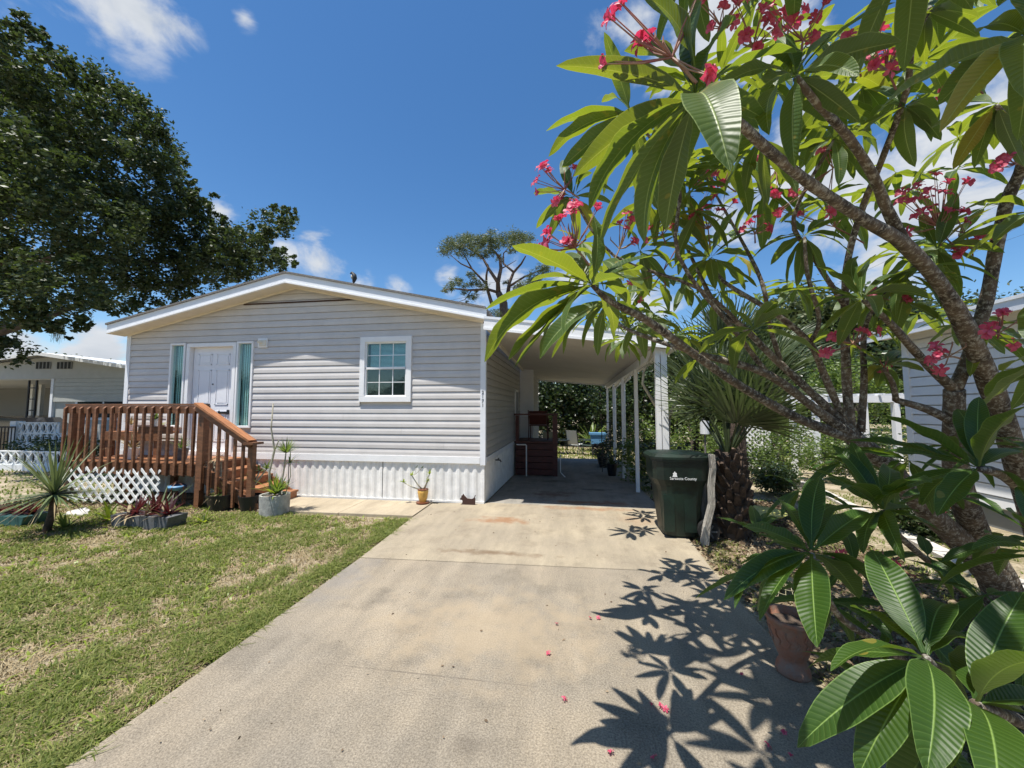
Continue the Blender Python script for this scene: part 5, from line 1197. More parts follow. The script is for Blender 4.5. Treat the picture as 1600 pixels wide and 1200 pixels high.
q = dep(1210, 640, 13); tree('yellow green shrubby tree in front of the lattice', q.x, q.y, 2.6, 1.2, 'bush_leaf', 1.3, 1000, .12)
q = dep(1330, 600, 13.5); tree('light green bushy tree under the arbour beam', q.x, q.y, 3.6, 1.4, 'bush_leaf', 2.0, 1000, .13)
q = dep(1075, 670, 10.5); tree('low leafy shrub seen behind the driftwood slab', q.x, q.y, 1.5, .9, 'bush_leaf', .7, 420, .09, name='shrub', cat='shrub', trunk=.04)
# far woods all round, one mass on the horizon
bl = []
for k in range(90):
    a = k * 2 * math.pi / 90; d_ = rnd.uniform(70, 95); h_ = rnd.uniform(3.2, 6.0); bl.append((d_ * math.sin(a), d_ * math.cos(a), h_ * .45, 4.5, 4.5, h_))
V, Fc = crown(bl, 1300, .38, 1.5, 16, .2); npmesh('distant_woods', V, Fc, 'hedge_leaf', None, kind='stuff')
# small areca-like plants beyond the carport end
q = Vector((1.0, 17.6, -.28)); t = thing('banana_plant', 'broad pale green leaved plant behind the blue box', 'plant', q); blades(t, 'leaves', 'bush_leaf', (q.x, q.y, .1), 30, 1.2, .16, .5, .5)
# power lines
t = thing('power_lines', 'thin overhead power cables crossing the sky behind the frangipani', 'cable', (0, 30, 7))
for (xa, ya, xb, yb) in ((1180, 505, 1700, 250), (1200, 545, 1700, 300), (700, 470, 1000, 400), (690, 455, 1000, 395), (1150, 520, 1700, 330)):
    MB().tube([dep(xa, ya, 32), dep((xa + xb) / 2, (ya + yb) / 2 + 4, 31), dep(xb, yb, 30)], .012, 4).build('cable', 'cable', t)

# ------------------------------------------------------------------ frangipani tree
def leaf_mesh(w, arch, fold, twist, wav):
    nu, nv = 6, 14; vs, fs, uvs = [], [], []
    for j in range(nv + 1):
        v = j / nv
        if v < .09: hw = .012
        else:
            s = (v - .09) / .91; hw = .012 + w * .5 * (math.sin(math.pi * s ** .88) ** .72) * (1 - .12 * s)
            if j == nv: hw = .002
        for i in range(nu + 1):
            u = i / nu * 2 - 1; x = u * hw; z = arch * 4 * v * (1 - v) + fold * abs(x) + wav * hw * math.sin(v * 17 + (2 if u > 0 else 0)) * abs(u) ** 2
            a = twist * v; x, z = x * math.cos(a), z + x * math.sin(a)
            vs.append((x, v, z)); uvs.append((i / nu, v))
    for j in range(nv):
        for i in range(nu): k = j * (nu + 1) + i; fs.append((k, k + 1, k + nu + 2, k + nu + 1))
    me = bpy.data.meshes.new('leaf'); me.from_pydata(vs, [], fs); uvl = me.uv_layers.new(name='uv')
    for l in me.loops: uvl.data[l.index].uv = uvs[l.vertex_index]
    me.polygons.foreach_set('use_smooth', [True] * len(me.polygons)); me.update(); return me
LV = []
for k in range(12):
    r_ = random.Random(k + 3); LV.append(leaf_mesh(r_.choice([.185, .205, .23]), r_.uniform(.03, .16), r_.uniform(.15, .45), r_.uniform(-.5, .5), r_.uniform(.05, .2)))
LVlow = [m.copy() for m in LV]
for m in LV: m.materials.append(M['plumeria_leaf'])
for m in LVlow: m.materials.append(M['plumeria_leaf_shaded'])
FB = dep(1577, 965, 3.0); FB.z = -.04
FT = thing('frangipani_tree', 'large frangipani tree with long green leaves and pink red flowers over the driveway', 'tree', FB)
nleaf = [0]; EXTRA = []
def put_leaf(P, T, n, low=False, v=None, wf=1.0):
    d = T - P; l = d.length; d = d / l; n = n - d * n.dot(d)
    if n.length < 1e-3: n = d.orthogonal()
    n.normalize(); x = d.cross(n); me = (LVlow if low else LV)[rnd.randrange(12) if v is None else v]
    mw = Matrix((x * l * wf, d * l, n * l)).transposed().to_4x4(); mw.translation = P - FT.location
    if nleaf[0] < 298:
        o = bpy.data.objects.new('leaf', me); col.objects.link(o); o.parent = FT; o.matrix_local = mw; nleaf[0] += 1
    else: EXTRA.append((me, mw, low))
def solve(P, x, y, Lmax, s):
    """tip on the sight line of (x, y) at leaf length Lmax from P; s = -1 nearer, +1 farther"""
    r = ray(x, y); o = CP - P; a = r.dot(r); b_ = 2 * r.dot(o); c = o.dot(o) - Lmax * Lmax; D = b_ * b_ - 4 * a * c
    t_ = -b_ / (2 * a) if D < 0 else (-b_ + s * math.sqrt(D)) / (2 * a)
    return CP + r * max(.45, t_)
def cluster(cx, cy, d, Ln, tips, extra=0, low=False, axis=None, up=.0):
    P = dep(cx, cy, d)
    for tp in tips:
        x, y = tp[0], tp[1]; s = tp[2] if len(tp) > 2 else rnd.choice((-1, 1)); wf = tp[3] if len(tp) > 3 else rnd.uniform(.85, 1.1)
        T = solve(P, x, y, Ln * rnd.uniform(.88, 1.02), s); dd = (T - P).normalized()
        n = Vector((0, 0, 1)) + Vector((rnd.uniform(-.4, .4), rnd.uniform(-.4, .4), 0))
        if dd.z < -.6: n = Vector((dd.x, dd.y, 0)).normalized() * .8 + Vector((rnd.uniform(-.5, .5), rnd.uniform(-.6, .2), .2))
        put_leaf(P + dd * .01, T, n, low, wf=wf)
    ax = (axis or Vector((0, 0, 1))).normalized()
    for k in range(extra):
        a = k * 2.4 + rnd.uniform(0, .6); el = rnd.uniform(-1.05, .55) + up; d_ = Vector((math.cos(a) * math.cos(el), math.sin(a) * math.cos(el), math.sin(el)))
        l = Ln * rnd.uniform(.6, 1.0); T = P + d_ * l + Vector((0, 0, -.18 * l)); put_leaf(P, T, Vector((0, 0, 1)) + Vector((rnd.uniform(-.3, .3), rnd.uniform(-.3, .3), 0)), low)
    return P
# explicit rosettes, nearest first: (centre px, distance, leaf length, leaf tips in px)
cluster(1086, 148, 1.0, .40, [(869, 103, 1, .8), (896, 276, 1), (938, 383, 1, .8), (1007, 380, 1), (1057, 291, 1), (1141, 268, -1, 1.25), (1197, 188, 1), (1000, -10, 1), (1245, 82, 1), (975, 80, 1), (1110, -30, 1), (1040, 360, 1), (920, 330, 1), (1010, 250, 1), (1150, 30, 1)])
cluster(985, 175, 2.0, .42, [(853, 205, 1), (857, 245, 1), (944, 50, 1), (900, 300, 1), (878, 262, 1), (930, 290, 1), (1030, 330, 1), (1070, 250, 1), (940, 160, 1)])
cluster(1244, 118, 1.25, .36, [(1202, 211, -1), (1242, 262, -1), (1342, 119, -1), (1311, 50, 1), (1399, 4, 1), (1409, 65, 1), (1344, 192, 1), (1150, 100, 1), (1186, 140, 1), (1215, 40, 1), (1290, 190, 1), (1110, 150, 1)])
cluster(1605, 55, 1.05, .44, [(1376, 169, -1, .9), (1468, 207, -1), (1465, 165, 1), (1530, 50, 1), (1600, 153, -1), (1500, 130, 1), (1590, 220, 1), (1560, 10, 1), (1690, 150, 1)])
cluster(1557, 161, 1.8, .36, [(1489, 265, 1), (1522, 263, 1), (1553, 234, 1), (1587, 238, 1), (1515, 215, 1), (1600, 260, 1), (1480, 180, 1), (1630, 190, 1)], 2)
cluster(1415, 165, 1.9, .36, [(1430, 261, 1), (1455, 222, 1), (1392, 238, 1), (1468, 188, 1), (1360, 190, 1), (1350, 140, 1), (1330, 220, 1), (1480, 150, 1)], 2)
cluster(1448, 19, 1.7, .34, [(1466, 73, 1), (1445, 100, 1), (1530, 27, 1), (1470, 28, 1), (1395, 60, 1), (1500, -20, 1), (1400, -20, 1), (1420, 110, 1)], 3)
cluster(1303, 215, 2.0, .34, [(1277, 295, 1), (1334, 280, 1), (1258, 260, 1), (1250, 210, 1), (1360, 205, 1), (1310, 290, -1), (1240, 240, 1)], 3)
cluster(1257, 368, 2.2, .34, [(1230, 445, 1), (1245, 448, 1), (1265, 442, 1), (1204, 414, 1), (1222, 345, 1), (1195, 385, 1), (1300, 350, 1), (1330, 400, -1), (1290, 440, 1)], 3)
cluster(1465, 390, 2.3, .36, [(1549, 326, 1), (1595, 353, 1), (1570, 395, 1), (1540, 420, 1), (1392, 350, 1), (1500, 440, 1), (1410, 430, 1), (1495, 300, 1), (1440, 330, 1)], 3)
cluster(1346, 466, 1.95, .37, [(1215, 458, -1), (1270, 414, -1), (1273, 482, -1), (1273, 532, -1), (1369, 398, 1), (1430, 423, 1), (1448, 446, 1), (1388, 512, 1), (1372, 496, -1), (1340, 400, 1), (1310, 540, 1)], 2)
cluster(1381, 573, 2.4, .34, [(1302, 533, -1), (1430, 561, 1), (1444, 580, -1), (1370, 605, 1), (1407, 548, 1), (1350, 600, 1), (1340, 560, 1), (1400, 620, 1)], 2)
cluster(925, 445, 1.58, .42, [(800, 384, -1, 1.15), (757, 566, -1), (794, 563, -1), (803, 576, -1), (845, 562, 1), (758, 484, 1), (801, 497, 1), (1012, 423, 1), (1003, 445, -1), (923, 330, 1), (815, 540, 1), (880, 520, -1), (960, 520, 1), (870, 400, 1), (985, 480, 1), (830, 440, 1), (1040, 400, 1)])
cluster(948, 470, 2.7, .36, [(843, 561, 1), (862, 560, 1), (880, 554, 1), (911, 544, 1), (934, 556, 1), (915, 500, 1), (985, 530, 1), (1010, 500, 1), (1030, 455, 1), (880, 470, 1)], 2)
cluster(1110, 402, 2.55, .37, [(1183, 449, -1), (1118, 452, -1), (1200, 353, 1), (1064, 460, -1), (1153, 326, 1), (1010, 383, 1), (1022, 340, 1), (1050, 420, 1), (1170, 400, 1), (1090, 460, 1), (1060, 330, 1), (1130, 460, 1)], 2)
cluster(896, 307, 2.1, .36, [(834, 303, 1), (838, 357, 1), (879, 250, 1), (860, 340, 1), (930, 370, 1), (960, 300, 1), (925, 270, 1), (905, 375, 1)], 2)
cluster(1060, 365, 2.8, .33, [(1000, 360, 1), (1010, 410, 1), (1060, 430, 1), (1110, 350, 1), (1040, 300, 1), (990, 330, 1)], 4)
cluster(1190, 300, 2.8, .36, [(1150, 370, 1), (1190, 390, 1), (1240, 340, 1), (1130, 320, 1), (1230, 270, 1), (1160, 240, 1)], 3)
cluster(1190, 215, 1.9, .35, [(1130, 270, 1), (1165, 300, 1), (1200, 320, 1), (1240, 290, 1), (1140, 190, 1)], 2)
cluster(1000, 392, 2.7, .34, [(950, 430, 1), (1050, 420, 1), (1000, 460, 1), (1040, 360, 1), (960, 350, 1)], 4)
cluster(925, 495, 4.6, .36, [], 9)
cluster(960, 530, 5.3, .36, [], 9)
cluster(1030, 440, 3.2, .34, [], 8)
cluster(1240, 440, 3.2, .34, [], 7)
cluster(1290, 320, 2.9, .34, [], 7)
cluster(1190, 130, 2.3, .36, [], 8)
cluster(1120, 240, 2.6, .36, [], 8)
cluster(1400, 270, 2.9, .34, [], 7)
cluster(1330, 120, 2.0, .36, [], 7)
cluster(1150, 400, 3.6, .34, [], 8)
cluster(1125, 455, 3.0, .33, [(1080, 500, 1), (1150, 510, 1), (1170, 440, 1), (1070, 450, 1), (1120, 520, 1)], 4)
cluster(1020, 490, 3.3, .33, [(970, 520, 1), (1010, 545, 1), (1060, 500, 1), (985, 470, 1), (1045, 540, 1)], 5)
# low rosettes
cluster(1380, 797, 1.6, .37, [(1246, 728, -1), (1300, 695, 1), (1257, 831, -1), (1288, 747, 1), (1457, 754, -1), (1434, 800, 1), (1414, 878, -1), (1349, 866, -1), (1388, 730, 1), (1315, 766, -1), (1330, 690, 1), (1470, 830, 1), (1300, 850, 1)], 0, True)
cluster(1268, 862, 1.3, .38, [(1085, 936, -1), (1131, 938, -1), (1148, 951, -1, .8), (1183, 955, 1), (1187, 970, -1, .8), (1277, 1012, -1, 1.3), (1210, 776, 1), (1160, 822, 1), (1282, 746, 1), (1356, 800, 1), (1374, 916, 1), (1342, 935, 1), (1200, 850, 1), (1310, 790, 1)], 0, True)
cluster(1447, 1026, 1.0, .36, [(1246, 1168, -1, 1.3), (1447, 1212, -1, 1.55), (1328, 947, 1), (1363, 859, 1, 1.4), (1259, 1047, 1), (1298, 1049, -1), (1340, 1215, -1, 1.3), (1535, 1008, 1), (1482, 945, 1, 1.3), (1400, 930, 1), (1520, 1150, 1)], 0, True)
cluster(1524, 1098, .95, .38, [(1600, 925, 1, 1.4), (1528, 1012, 1), (1690, 1040, -1, 1.3), (1660, 1200, 1), (1560, 1290, -1), (1440, 1290, 1), (1640, 960, 1), (1390, 1260, 1, 1.3), (1700, 1120, 1)], 0, True)
cluster(1529, 731, 1.45, .37, [(1376, 649, -1, 1.1), (1322, 689, -1, 1.1), (1361, 787, -1), (1380, 705, 1), (1495, 639, 1, 1.2), (1602, 635, -1), (1464, 806, -1), (1605, 708, 1), (1440, 790, 1), (1570, 650, 1), (1530, 620, 1), (1480, 700, 1), (1600, 770, 1)], 0, True)
cluster(1640, 870, 1.3, .36, [(1575, 798, -1, 1.2), (1518, 858, -1, .8), (1560, 900, 1), (1590, 760, 1)], 2, True)
cluster(1640, 560, 1.5, .36, [(1567, 580, -1, 1.2), (1540, 620, 1), (1560, 530, 1), (1600, 480, 1), (1580, 640, 1)], 2)
cluster(1185, 835, 1.9, .26, [(1158, 820, 1), (1175, 790, 1), (1200, 800, 1), (1215, 850, 1)], 3, True)
for (x, y, d) in ((1320, 720, 2.2), (1250, 765, 2.6), (1450, 870, 2.0), (1565, 850, 1.9), (1335, 885, 1.8), (1470, 770, 2.3), (1405, 950, 1.6), (1600, 1010, 1.5), (1230, 870, 2.1), (1290, 940, 1.7), (1540, 930, 1.7), (1420, 720, 2.0), (1380, 1090, 1.3), (1600, 700, 2.2), (1500, 700, 2.3)): cluster(x, y, d, .33, [], 7, True)
for x, y, d in ((1000, 505, 2.7), (1055, 525, 3.0), (1090, 560, 3.1), (975, 530, 3.4), (1140, 520, 3.2), (916, 411, 3.0), (909, 378, 2.6), (951, 505, 5.5), (948, 488, 4.7), (989, 440, 3.4), (1010, 480, 3.6), (995, 225, 2.3), (941, 409, 2.0), (1060, 520, 4.2), (1090, 330, 2.4)): cluster(x, y, d, .32, [], 9)
for k in range(52):
    x = rnd.uniform(1000, 1600); y = rnd.uniform(-20, 520) if x > 1150 else rnd.uniform(80, 460); cluster(x, y, rnd.uniform(2.0, 3.6), rnd.uniform(.3, .38), [], 8)
# a few rosettes above and beside the frame, as their shadows on the slab show
for (x, y, d) in ((1250, -110, 1.5), (1430, -90, 1.3), (1620, 330, 2.0), (1700, 150, 2.2), (1560, 70, 2.6), (1340, 60, 2.3), (1210, 60, 2.3), (1080, -60, 1.6), (1090, 250, 2.9), (1330, 320, 3.0), (1500, 500, 3.0), (1420, 300, 3.1)): cluster(x, y, d, .36, [], 10)
for k in range(18):
    y_ = .95 + (k % 3) * .27 + rnd.uniform(-.1, .1); x_ = .38 + (k // 3) * .25 + rnd.uniform(-.15, .15); zt_ = CH + 1.12 * y_ + .5
    P_ = Vector((x_, y_, max(3.0, zt_)))
    for j in range(10):
        a = j * 2.4 + rnd.random(); T_ = P_ + Vector((math.cos(a) * .36, math.sin(a) * .36, rnd.uniform(-.1, .2))); put_leaf(P_, T_, Vector((0, 0, 1)))
# leaves past the first 300: still geometry, one part
for low_ in (False, True):
    part_ = [e_[:2] for e_ in EXTRA if e_[2] == low_]
    if not part_: continue
    V_, F_, U_, o_ = [], [], [], 0
    for me, mw in part_:
        V_ += [tuple(mw @ v.co) for v in me.vertices]; F_ += [tuple(i + o_ for i in p.vertices) for p in me.polygons]
        U_ += [tuple(l.uv) for l in me.uv_layers[0].data]; o_ += len(me.vertices)
    me = bpy.data.meshes.new('farther_leaves'); me.from_pydata(V_, [], F_); ul = me.uv_layers.new(name='uv'); ul.data.foreach_set('uv', np.array(U_, np.float32).ravel())
    me.materials.append(M['plumeria_leaf_shaded' if low_ else 'plumeria_leaf']); me.polygons.foreach_set('use_smooth', [True] * len(me.polygons)); me.update()
    o = bpy.data.objects.new('farther_leaves', me); col.objects.link(o); o.parent = FT; o['kind'] = 'stuff'
# branches: (x, y, distance, radius)
def smooth_chain(pl, n=4):
    P = [dep(x, y, d) for x, y, d, r_ in pl]; Rr = [r_ * (.62 if r_ < .065 else .76) for *_, r_ in pl]; out, ro = [], []
    for i in range(len(P) - 1):
        p0_ = P[max(i - 1, 0)]; p1_, p2_ = P[i], P[i + 1]; p3_ = P[min(i + 2, len(P) - 1)]
        for k in range(n):
            t_ = k / n; out.append(.5 * ((2 * p1_) + (p2_ - p0_) * t_ + (2 * p0_ - 5 * p1_ + 4 * p2_ - p3_) * t_ ** 2 + (3 * p1_ - p0_ - 3 * p2_ + p3_) * t_ ** 3)); ro.append((Rr[i] * (1 - t_) + Rr[i + 1] * t_) * rnd.uniform(.94, 1.06))
    return out + [P[-1]], ro + [Rr[-1]]
BR = [
 ([(1590, 990, 3.0, .17), (1555, 905, 2.95, .14), (1505, 850, 2.85, .115), (1440, 790, 2.75, .09), (1385, 725, 2.65, .075), (1335, 685, 2.6, .075)], 'trunk'),
 ([(1610, 1000, 3.0, .15), (1560, 900, 2.95, .13), (1520, 820, 2.8, .105), (1495, 740, 2.6, .085), (1491, 660, 2.45, .07), (1491, 609, 2.4, .065)], 'trunk'),
 ([(1640, 980, 3.0, .12), (1630, 860, 2.8, .10), (1600, 760, 2.6, .085), (1565, 650, 2.4, .072), (1530, 560, 2.25, .066), (1480, 460, 2.05, .058), (1415, 384, 1.85, .05), (1353, 345, 1.65, .036), (1270, 290, 1.4, .03), (1200, 234, 1.18, .024), (1150, 188, 1.05, .02), (1090, 150, 1.0, .016)], 'branch'),
 ([(1415, 384, 1.85, .045), (1385, 325, 1.75, .035), (1365, 276, 1.65, .03), (1326, 215, 1.5, .026), (1280, 165, 1.35, .02), (1244, 122, 1.25, .016)], 'branch'),
 ([(1491, 609, 2.4, .06), (1512, 560, 2.4, .055), (1541, 470, 2.35, .052), (1557, 383, 2.3, .05), (1576, 307, 2.2, .046), (1600, 250, 2.1, .042), (1620, 100, 1.8, .03), (1610, 60, 1.1, .02)], 'branch'),
 ([(1491, 609, 2.4, .05), (1440, 560, 2.3, .036), (1391, 505, 2.1, .028), (1350, 470, 1.97, .018)], 'branch'),
 ([(1340, 688, 2.6, .06), (1250, 655, 2.5, .048), (1160, 605, 2.3, .042), (1080, 550, 2.1, .036), (1010, 500, 1.85, .032), (955, 472, 1.68, .022), (925, 445, 1.58, .015)], 'branch'),
 ([(1340, 688, 2.6, .06), (1275, 640, 2.5, .045), (1200, 585, 2.4, .04), (1100, 555, 2.3, .03), (1020, 530, 2.5, .024), (965, 505, 2.65, .018), (948, 472, 2.7, .012)], 'branch'),
 ([(1335, 680, 2.6, .055), (1280, 625, 2.55, .042), (1210, 560, 2.5, .036), (1160, 510, 2.5, .03), (1120, 480, 2.6, .026), (1070, 380, 2.8, .015)], 'branch'),
 ([(1320, 660, 2.6, .04), (1288, 586, 2.5, .034), (1265, 536, 2.4, .03), (1211, 490, 2.3, .026), (1131, 440, 2.45, .02), (1110, 405, 2.55, .014)], 'branch'),
 ([(1265, 536, 2.4, .022), (1280, 500, 2.3, .02), (1262, 430, 2.2, .017), (1257, 370, 2.2, .012)], 'branch'),
 ([(1330, 675, 2.6, .05), (1323, 600, 2.6, .045), (1320, 478, 2.5, .036), (1326, 400, 2.4, .03), (1350, 318, 2.3, .028), (1372, 265, 2.15, .026), (1415, 146, 1.9, .022), (1426, 69, 1.8, .02), (1455, 10, 1.7, .015)], 'branch'),
 ([(1345, 675, 2.6, .04), (1350, 600, 2.6, .032), (1353, 505, 2.6, .026), (1400, 440, 2.5, .022), (1455, 400, 2.4, .015)], 'branch'),
 ([(1219, 563, 2.5, .026), (1203, 509, 2.45, .022), (1190, 440, 2.4, .02), (1150, 360, 2.6, .016), (1090, 255, 2.9, .012)], 'branch'),
 ([(1320, 478, 2.5, .028), (1270, 400, 2.3, .022), (1240, 340, 2.2, .018), (1303, 218, 2.0, .012)], 'branch'),
 ([(1200, 585, 2.4, .028), (1150, 520, 2.3, .022), (1060, 400, 2.2, .018), (1060, 280, 2.1, .015), (985, 180, 2.0, .011)], 'branch'),
 ([(1160, 510, 2.5, .022), (1090, 450, 2.4, .018), (960, 400, 2.35, .014), (896, 310, 2.1, .01)], 'branch'),
 ([(1400, 625, 2.5, .03), (1395, 600, 2.45, .025), (1381, 575, 2.4, .016)], 'branch'),
 ([(1491, 660, 2.45, .05), (1450, 640, 2.45, .04), (1400, 625, 2.5, .03)], 'branch'),
 ([(1570, 985, 2.9, .07), (1497, 916, 2.4, .034), (1405, 838, 1.75, .022), (1380, 800, 1.6, .016)], 'branch'),
 ([(1570, 1010, 2.8, .07), (1460, 1045, 1.8, .03), (1367, 1000, 1.5, .022), (1305, 955, 1.4, .018), (1268, 866, 1.3, .014)], 'branch'),
 ([(1600, 1050, 2.4, .05), (1530, 1060, 1.4, .028), (1470, 1045, 1.08, .02), (1447, 1028, 1.0, .015)], 'branch'),
 ([(1640, 1150, 2.2, .05), (1600, 1130, 1.2, .03), (1524, 1100, .95, .018)], 'branch'),
 ([(1640, 860, 2.7, .07), (1620, 790, 1.9, .045), (1570, 745, 1.55, .03), (1532, 733, 1.45, .02)], 'branch'),
 ([(1600, 260, 2.1, .03), (1590, 210, 1.95, .02), (1557, 165, 1.8, .014)], 'branch'),
]
for pl, nm in BR:
    P, Rr = smooth_chain(pl)
    if nm == 'trunk' or pl[0][1] > 970:
        P[0] = Vector((P[0].x, P[0].y, -.05))
    MB().tube(P, Rr, 12).build(nm, 'plumeria_bark', FT, smooth=True)
# flowers
def flower_mesh(seed, open_=1.0):
    rg = random.Random(seed); vs, fs = [], []
    for k in range(5):
        a = k * 2 * math.pi / 5 + rg.uniform(-.1, .1); d = Vector((math.cos(a), math.sin(a), 0)); s = Vector((-math.sin(a), math.cos(a), 0)); k0 = len(vs)
        for i, (r_, w_, z) in enumerate([(.0, .002, 0), (.010, .006, .007), (.021, .0125, .011), (.031, .011, .008), (.039, .001, .001)]):
            zz = z * open_ + (1 - open_) * r_ * 1.2
            vs += [tuple(d * r_ * open_ - s * w_ + Vector((0, 0, zz + .004))), tuple(d * r_ * open_ + Vector((0, 0, zz))), tuple(d * r_ * open_ + s * w_ * .9 + Vector((0, 0, zz - .002)))]
        fs += [(k0 + 3 * i + j, k0 + 3 * i + j + 1, k0 + 3 * i + 4 + j, k0 + 3 * i + 3 + j) for i in range(4) for j in range(2)]
    me = bpy.data.meshes.new('flower'); me.from_pydata(vs, [], fs); me.materials.append(M['petal']); me.update(); return me
FL = [flower_mesh(s, o_) for s, o_ in ((1, 1), (2, 1), (3, .75), (4, .6), (5, .9))]
nfl = [0]
def inflo(bx_, by_, bd, pts, s_=1.0, nbud=3):
    """flower head: stalks from a base to flowers at given pixels"""
    B = dep(bx_, by_, bd); cx = sum(p[0] for p in pts) / len(pts); cy_ = sum(p[1] for p in pts) / len(pts); Mid = B.lerp(dep(cx, cy_, bd), .5); b = MB()
    b.tube([B, B.lerp(Mid, .5) + Vector((0, 0, .004)), Mid], [.005, .0045, .0035], 6)
    for (x, y) in pts:
        for rep in range(2 if s_ > .7 else 1):
            d = bd + rnd.uniform(-.07, .07); T = dep(x + rnd.uniform(-5, 5) * rep, y + rnd.uniform(-5, 5) * rep, d); b.tube([Mid, Mid.lerp(T, .5) + Vector((rnd.uniform(-.01, .01), 0, -.008)), T], [.0027, .0022, .0016], 5)
            me = FL[rnd.randrange(5)]; o = bpy.data.objects.new('flower', me); col.objects.link(o); o.parent = FT; o.location = T - FT.location
            dv = (T - Mid).normalized() + Vector((rnd.uniform(-.5, .5), rnd.uniform(-.9, .1), rnd.uniform(-.2, .5))); q_ = dv.to_track_quat('Z', 'Y'); o.rotation_euler = q_.to_euler(); k = s_ * rnd.uniform(.8, 1.1); o.scale = (k,) * 3; nfl[0] += 1
    for k in range(nbud):
        T = Mid + Vector((rnd.uniform(-.05, .05), rnd.uniform(-.05, .05), rnd.uniform(.02, .08))); b.tube([Mid, T, T + Vector((0, 0, .02))], [.003, .0035, .001], 5)
    b.build('flower_stalk', 'stalk', FT)
inflo(1088, 130, 1.0, [(955, 30), (948, 95), (1000, 65), (970, 5), (1105, 115), (1010, 60), (1095, -20)], .8)
inflo(1170, 110, 1.6, [(1190, 18), (1210, 45), (1165, 55), (1200, 30), (1180, 75), (1155, 10)])
inflo(1250, 100, 1.4, [(1272, 28), (1205, 10), (1268, 60), (1290, 5)], .8)
inflo(1400, 140, 1.7, [(1375, 48), (1385, 85), (1355, 92), (1390, 105), (1372, 100), (1325, 60), (1405, 60)])
inflo(1540, 150, 2.0, [(1500, 112), (1475, 147), (1535, 100)])
inflo(1610, 260, 1.9, [(1567, 250), (1575, 243), (1560, 262)], .9)
inflo(905, 310, 2.1, [(848, 262), (860, 270), (895, 262), (836, 285), (840, 300), (852, 258), (878, 305), (872, 312)], .9)
inflo(921, 415, 1.58, [(897, 322), (872, 345), (855, 365), (843, 388), (858, 378), (932, 330), (886, 380), (893, 335), (848, 390)], 1.0, 8)
inflo(955, 420, 2.1, [(978, 335), (985, 345), (978, 358), (986, 382), (990, 378), (968, 350)], .9)
inflo(1110, 390, 2.55, [(1075, 312), (1085, 338), (1105, 325), (1145, 318), (1120, 330), (1082, 350), (1115, 310), (1096, 328)], 1.1)
inflo(1150, 300, 2.6, [(1095, 270), (1108, 268), (1122, 275), (1092, 288), (1130, 285)])
inflo(1330, 240, 2.1, [(1290, 240), (1322, 232), (1293, 328), (1215, 330), (1245, 300)])
inflo(1470, 385, 2.3, [(1463, 275), (1480, 285), (1510, 285), (1432, 295), (1445, 310), (1453, 325), (1426, 315), (1478, 325), (1505, 330), (1428, 340), (1465, 340), (1510, 345), (1420, 362), (1500, 392), (1492, 385), (1540, 370), (1450, 300), (1440, 330), (1410, 300), (1407, 315), (1475, 300)], 1.0, 8)
inflo(1520, 400, 2.3, [(1525, 374), (1500, 398), (1490, 330), (1545, 368)])
inflo(1500, 560, 2.0, [(1463, 540), (1462, 552), (1470, 575), (1458, 560), (1467, 548)], .9)
inflo(1560, 530, 1.8, [(1567, 490), (1545, 515), (1543, 523), (1582, 538), (1560, 495)], .9)
inflo(1345, 545, 2.3, [(1300, 530), (1345, 517), (1290, 552), (1296, 548), (1352, 520), (1305, 525), (1370, 520)])
inflo(1400, 480, 2.4, [(1365, 458), (1410, 465), (1415, 470), (1403, 455)])
inflo(1350, 380, 2.4, [(1300, 325), (1225, 328), (1250, 335)], .9)
inflo(1381, 573, 2.4, [(1376, 580), (1385, 577), (1390, 570)], .6)
inflo(1430, 900, 1.9, [(1395, 885), (1318, 865), (1310, 870)], .8)
inflo(1225, 250, 2.2, [(1210, 300), (1200, 290), (1190, 245)], .9)
inflo(1120, 60, 1.5, [(1100, 5), (1130, 15), (1145, 35), (1115, 40), (1160, 0)], .9)
inflo(1230, 60, 1.8, [(1225, 20), (1240, 35), (1215, 50), (1255, 15)])
inflo(1345, 120, 2.0, [(1330, 75), (1350, 60), (1310, 95), (1365, 80)])
inflo(1040, 380, 2.6, [(1020, 355), (1035, 340), (1050, 350), (1012, 372)])
inflo(1180, 380, 2.6, [(1170, 350), (1185, 340), (1200, 355), (1160, 362)])
inflo(1040, 450, 2.8, [(985, 440), (1000, 470), (1110, 290)], .8)
# fallen flowers on the slab
FALL = ['fallen pink blossom farthest left, just outside the leaf shadows', 'small fallen petal farthest from the camera on the driveway', 'small fallen petal lying left of the farthest petal', 'leftmost blossom of the heap of fallen flowers', 'middle blossom of the heap of fallen flowers',
 'rightmost blossom of the heap of fallen flowers', 'lone fallen blossom on sunlit concrete nearer than the leaf shadows', 'fallen blossom in the deep shade near the urn foot', 'fallen blossom in deep shade nearest the bottom right', 'fallen blossom at the bottom edge, left of its neighbour',
 'fallen blossom at the bottom edge inside the big leaf shadow', 'fallen blossom between the urn and the bottom edge', 'tiny fallen petal just behind the leftmost blossom', 'fallen blossom half way between the heap and the urn']
for k, (px, py) in enumerate([(857, 1020), (935, 965), (922, 966), (1018, 1102), (1032, 1103), (1040, 1108), (882, 1092), (1225, 1145), (1235, 1182), (955, 1175), (1022, 1183), (1200, 1165), (870, 975), (1160, 1055)]):
    q = gnd(px, py, .012); o = bpy.data.objects.new('fallen_flower', FL[k % 5]); col.objects.link(o); o.location = q; o.rotation_euler = (rnd.uniform(-.6, .6), rnd.uniform(-.6, .6), rnd.random() * 6); o.scale = (.5,) * 3
    tag(o, FALL[k], 'flower', 'fallen blossoms on the driveway')

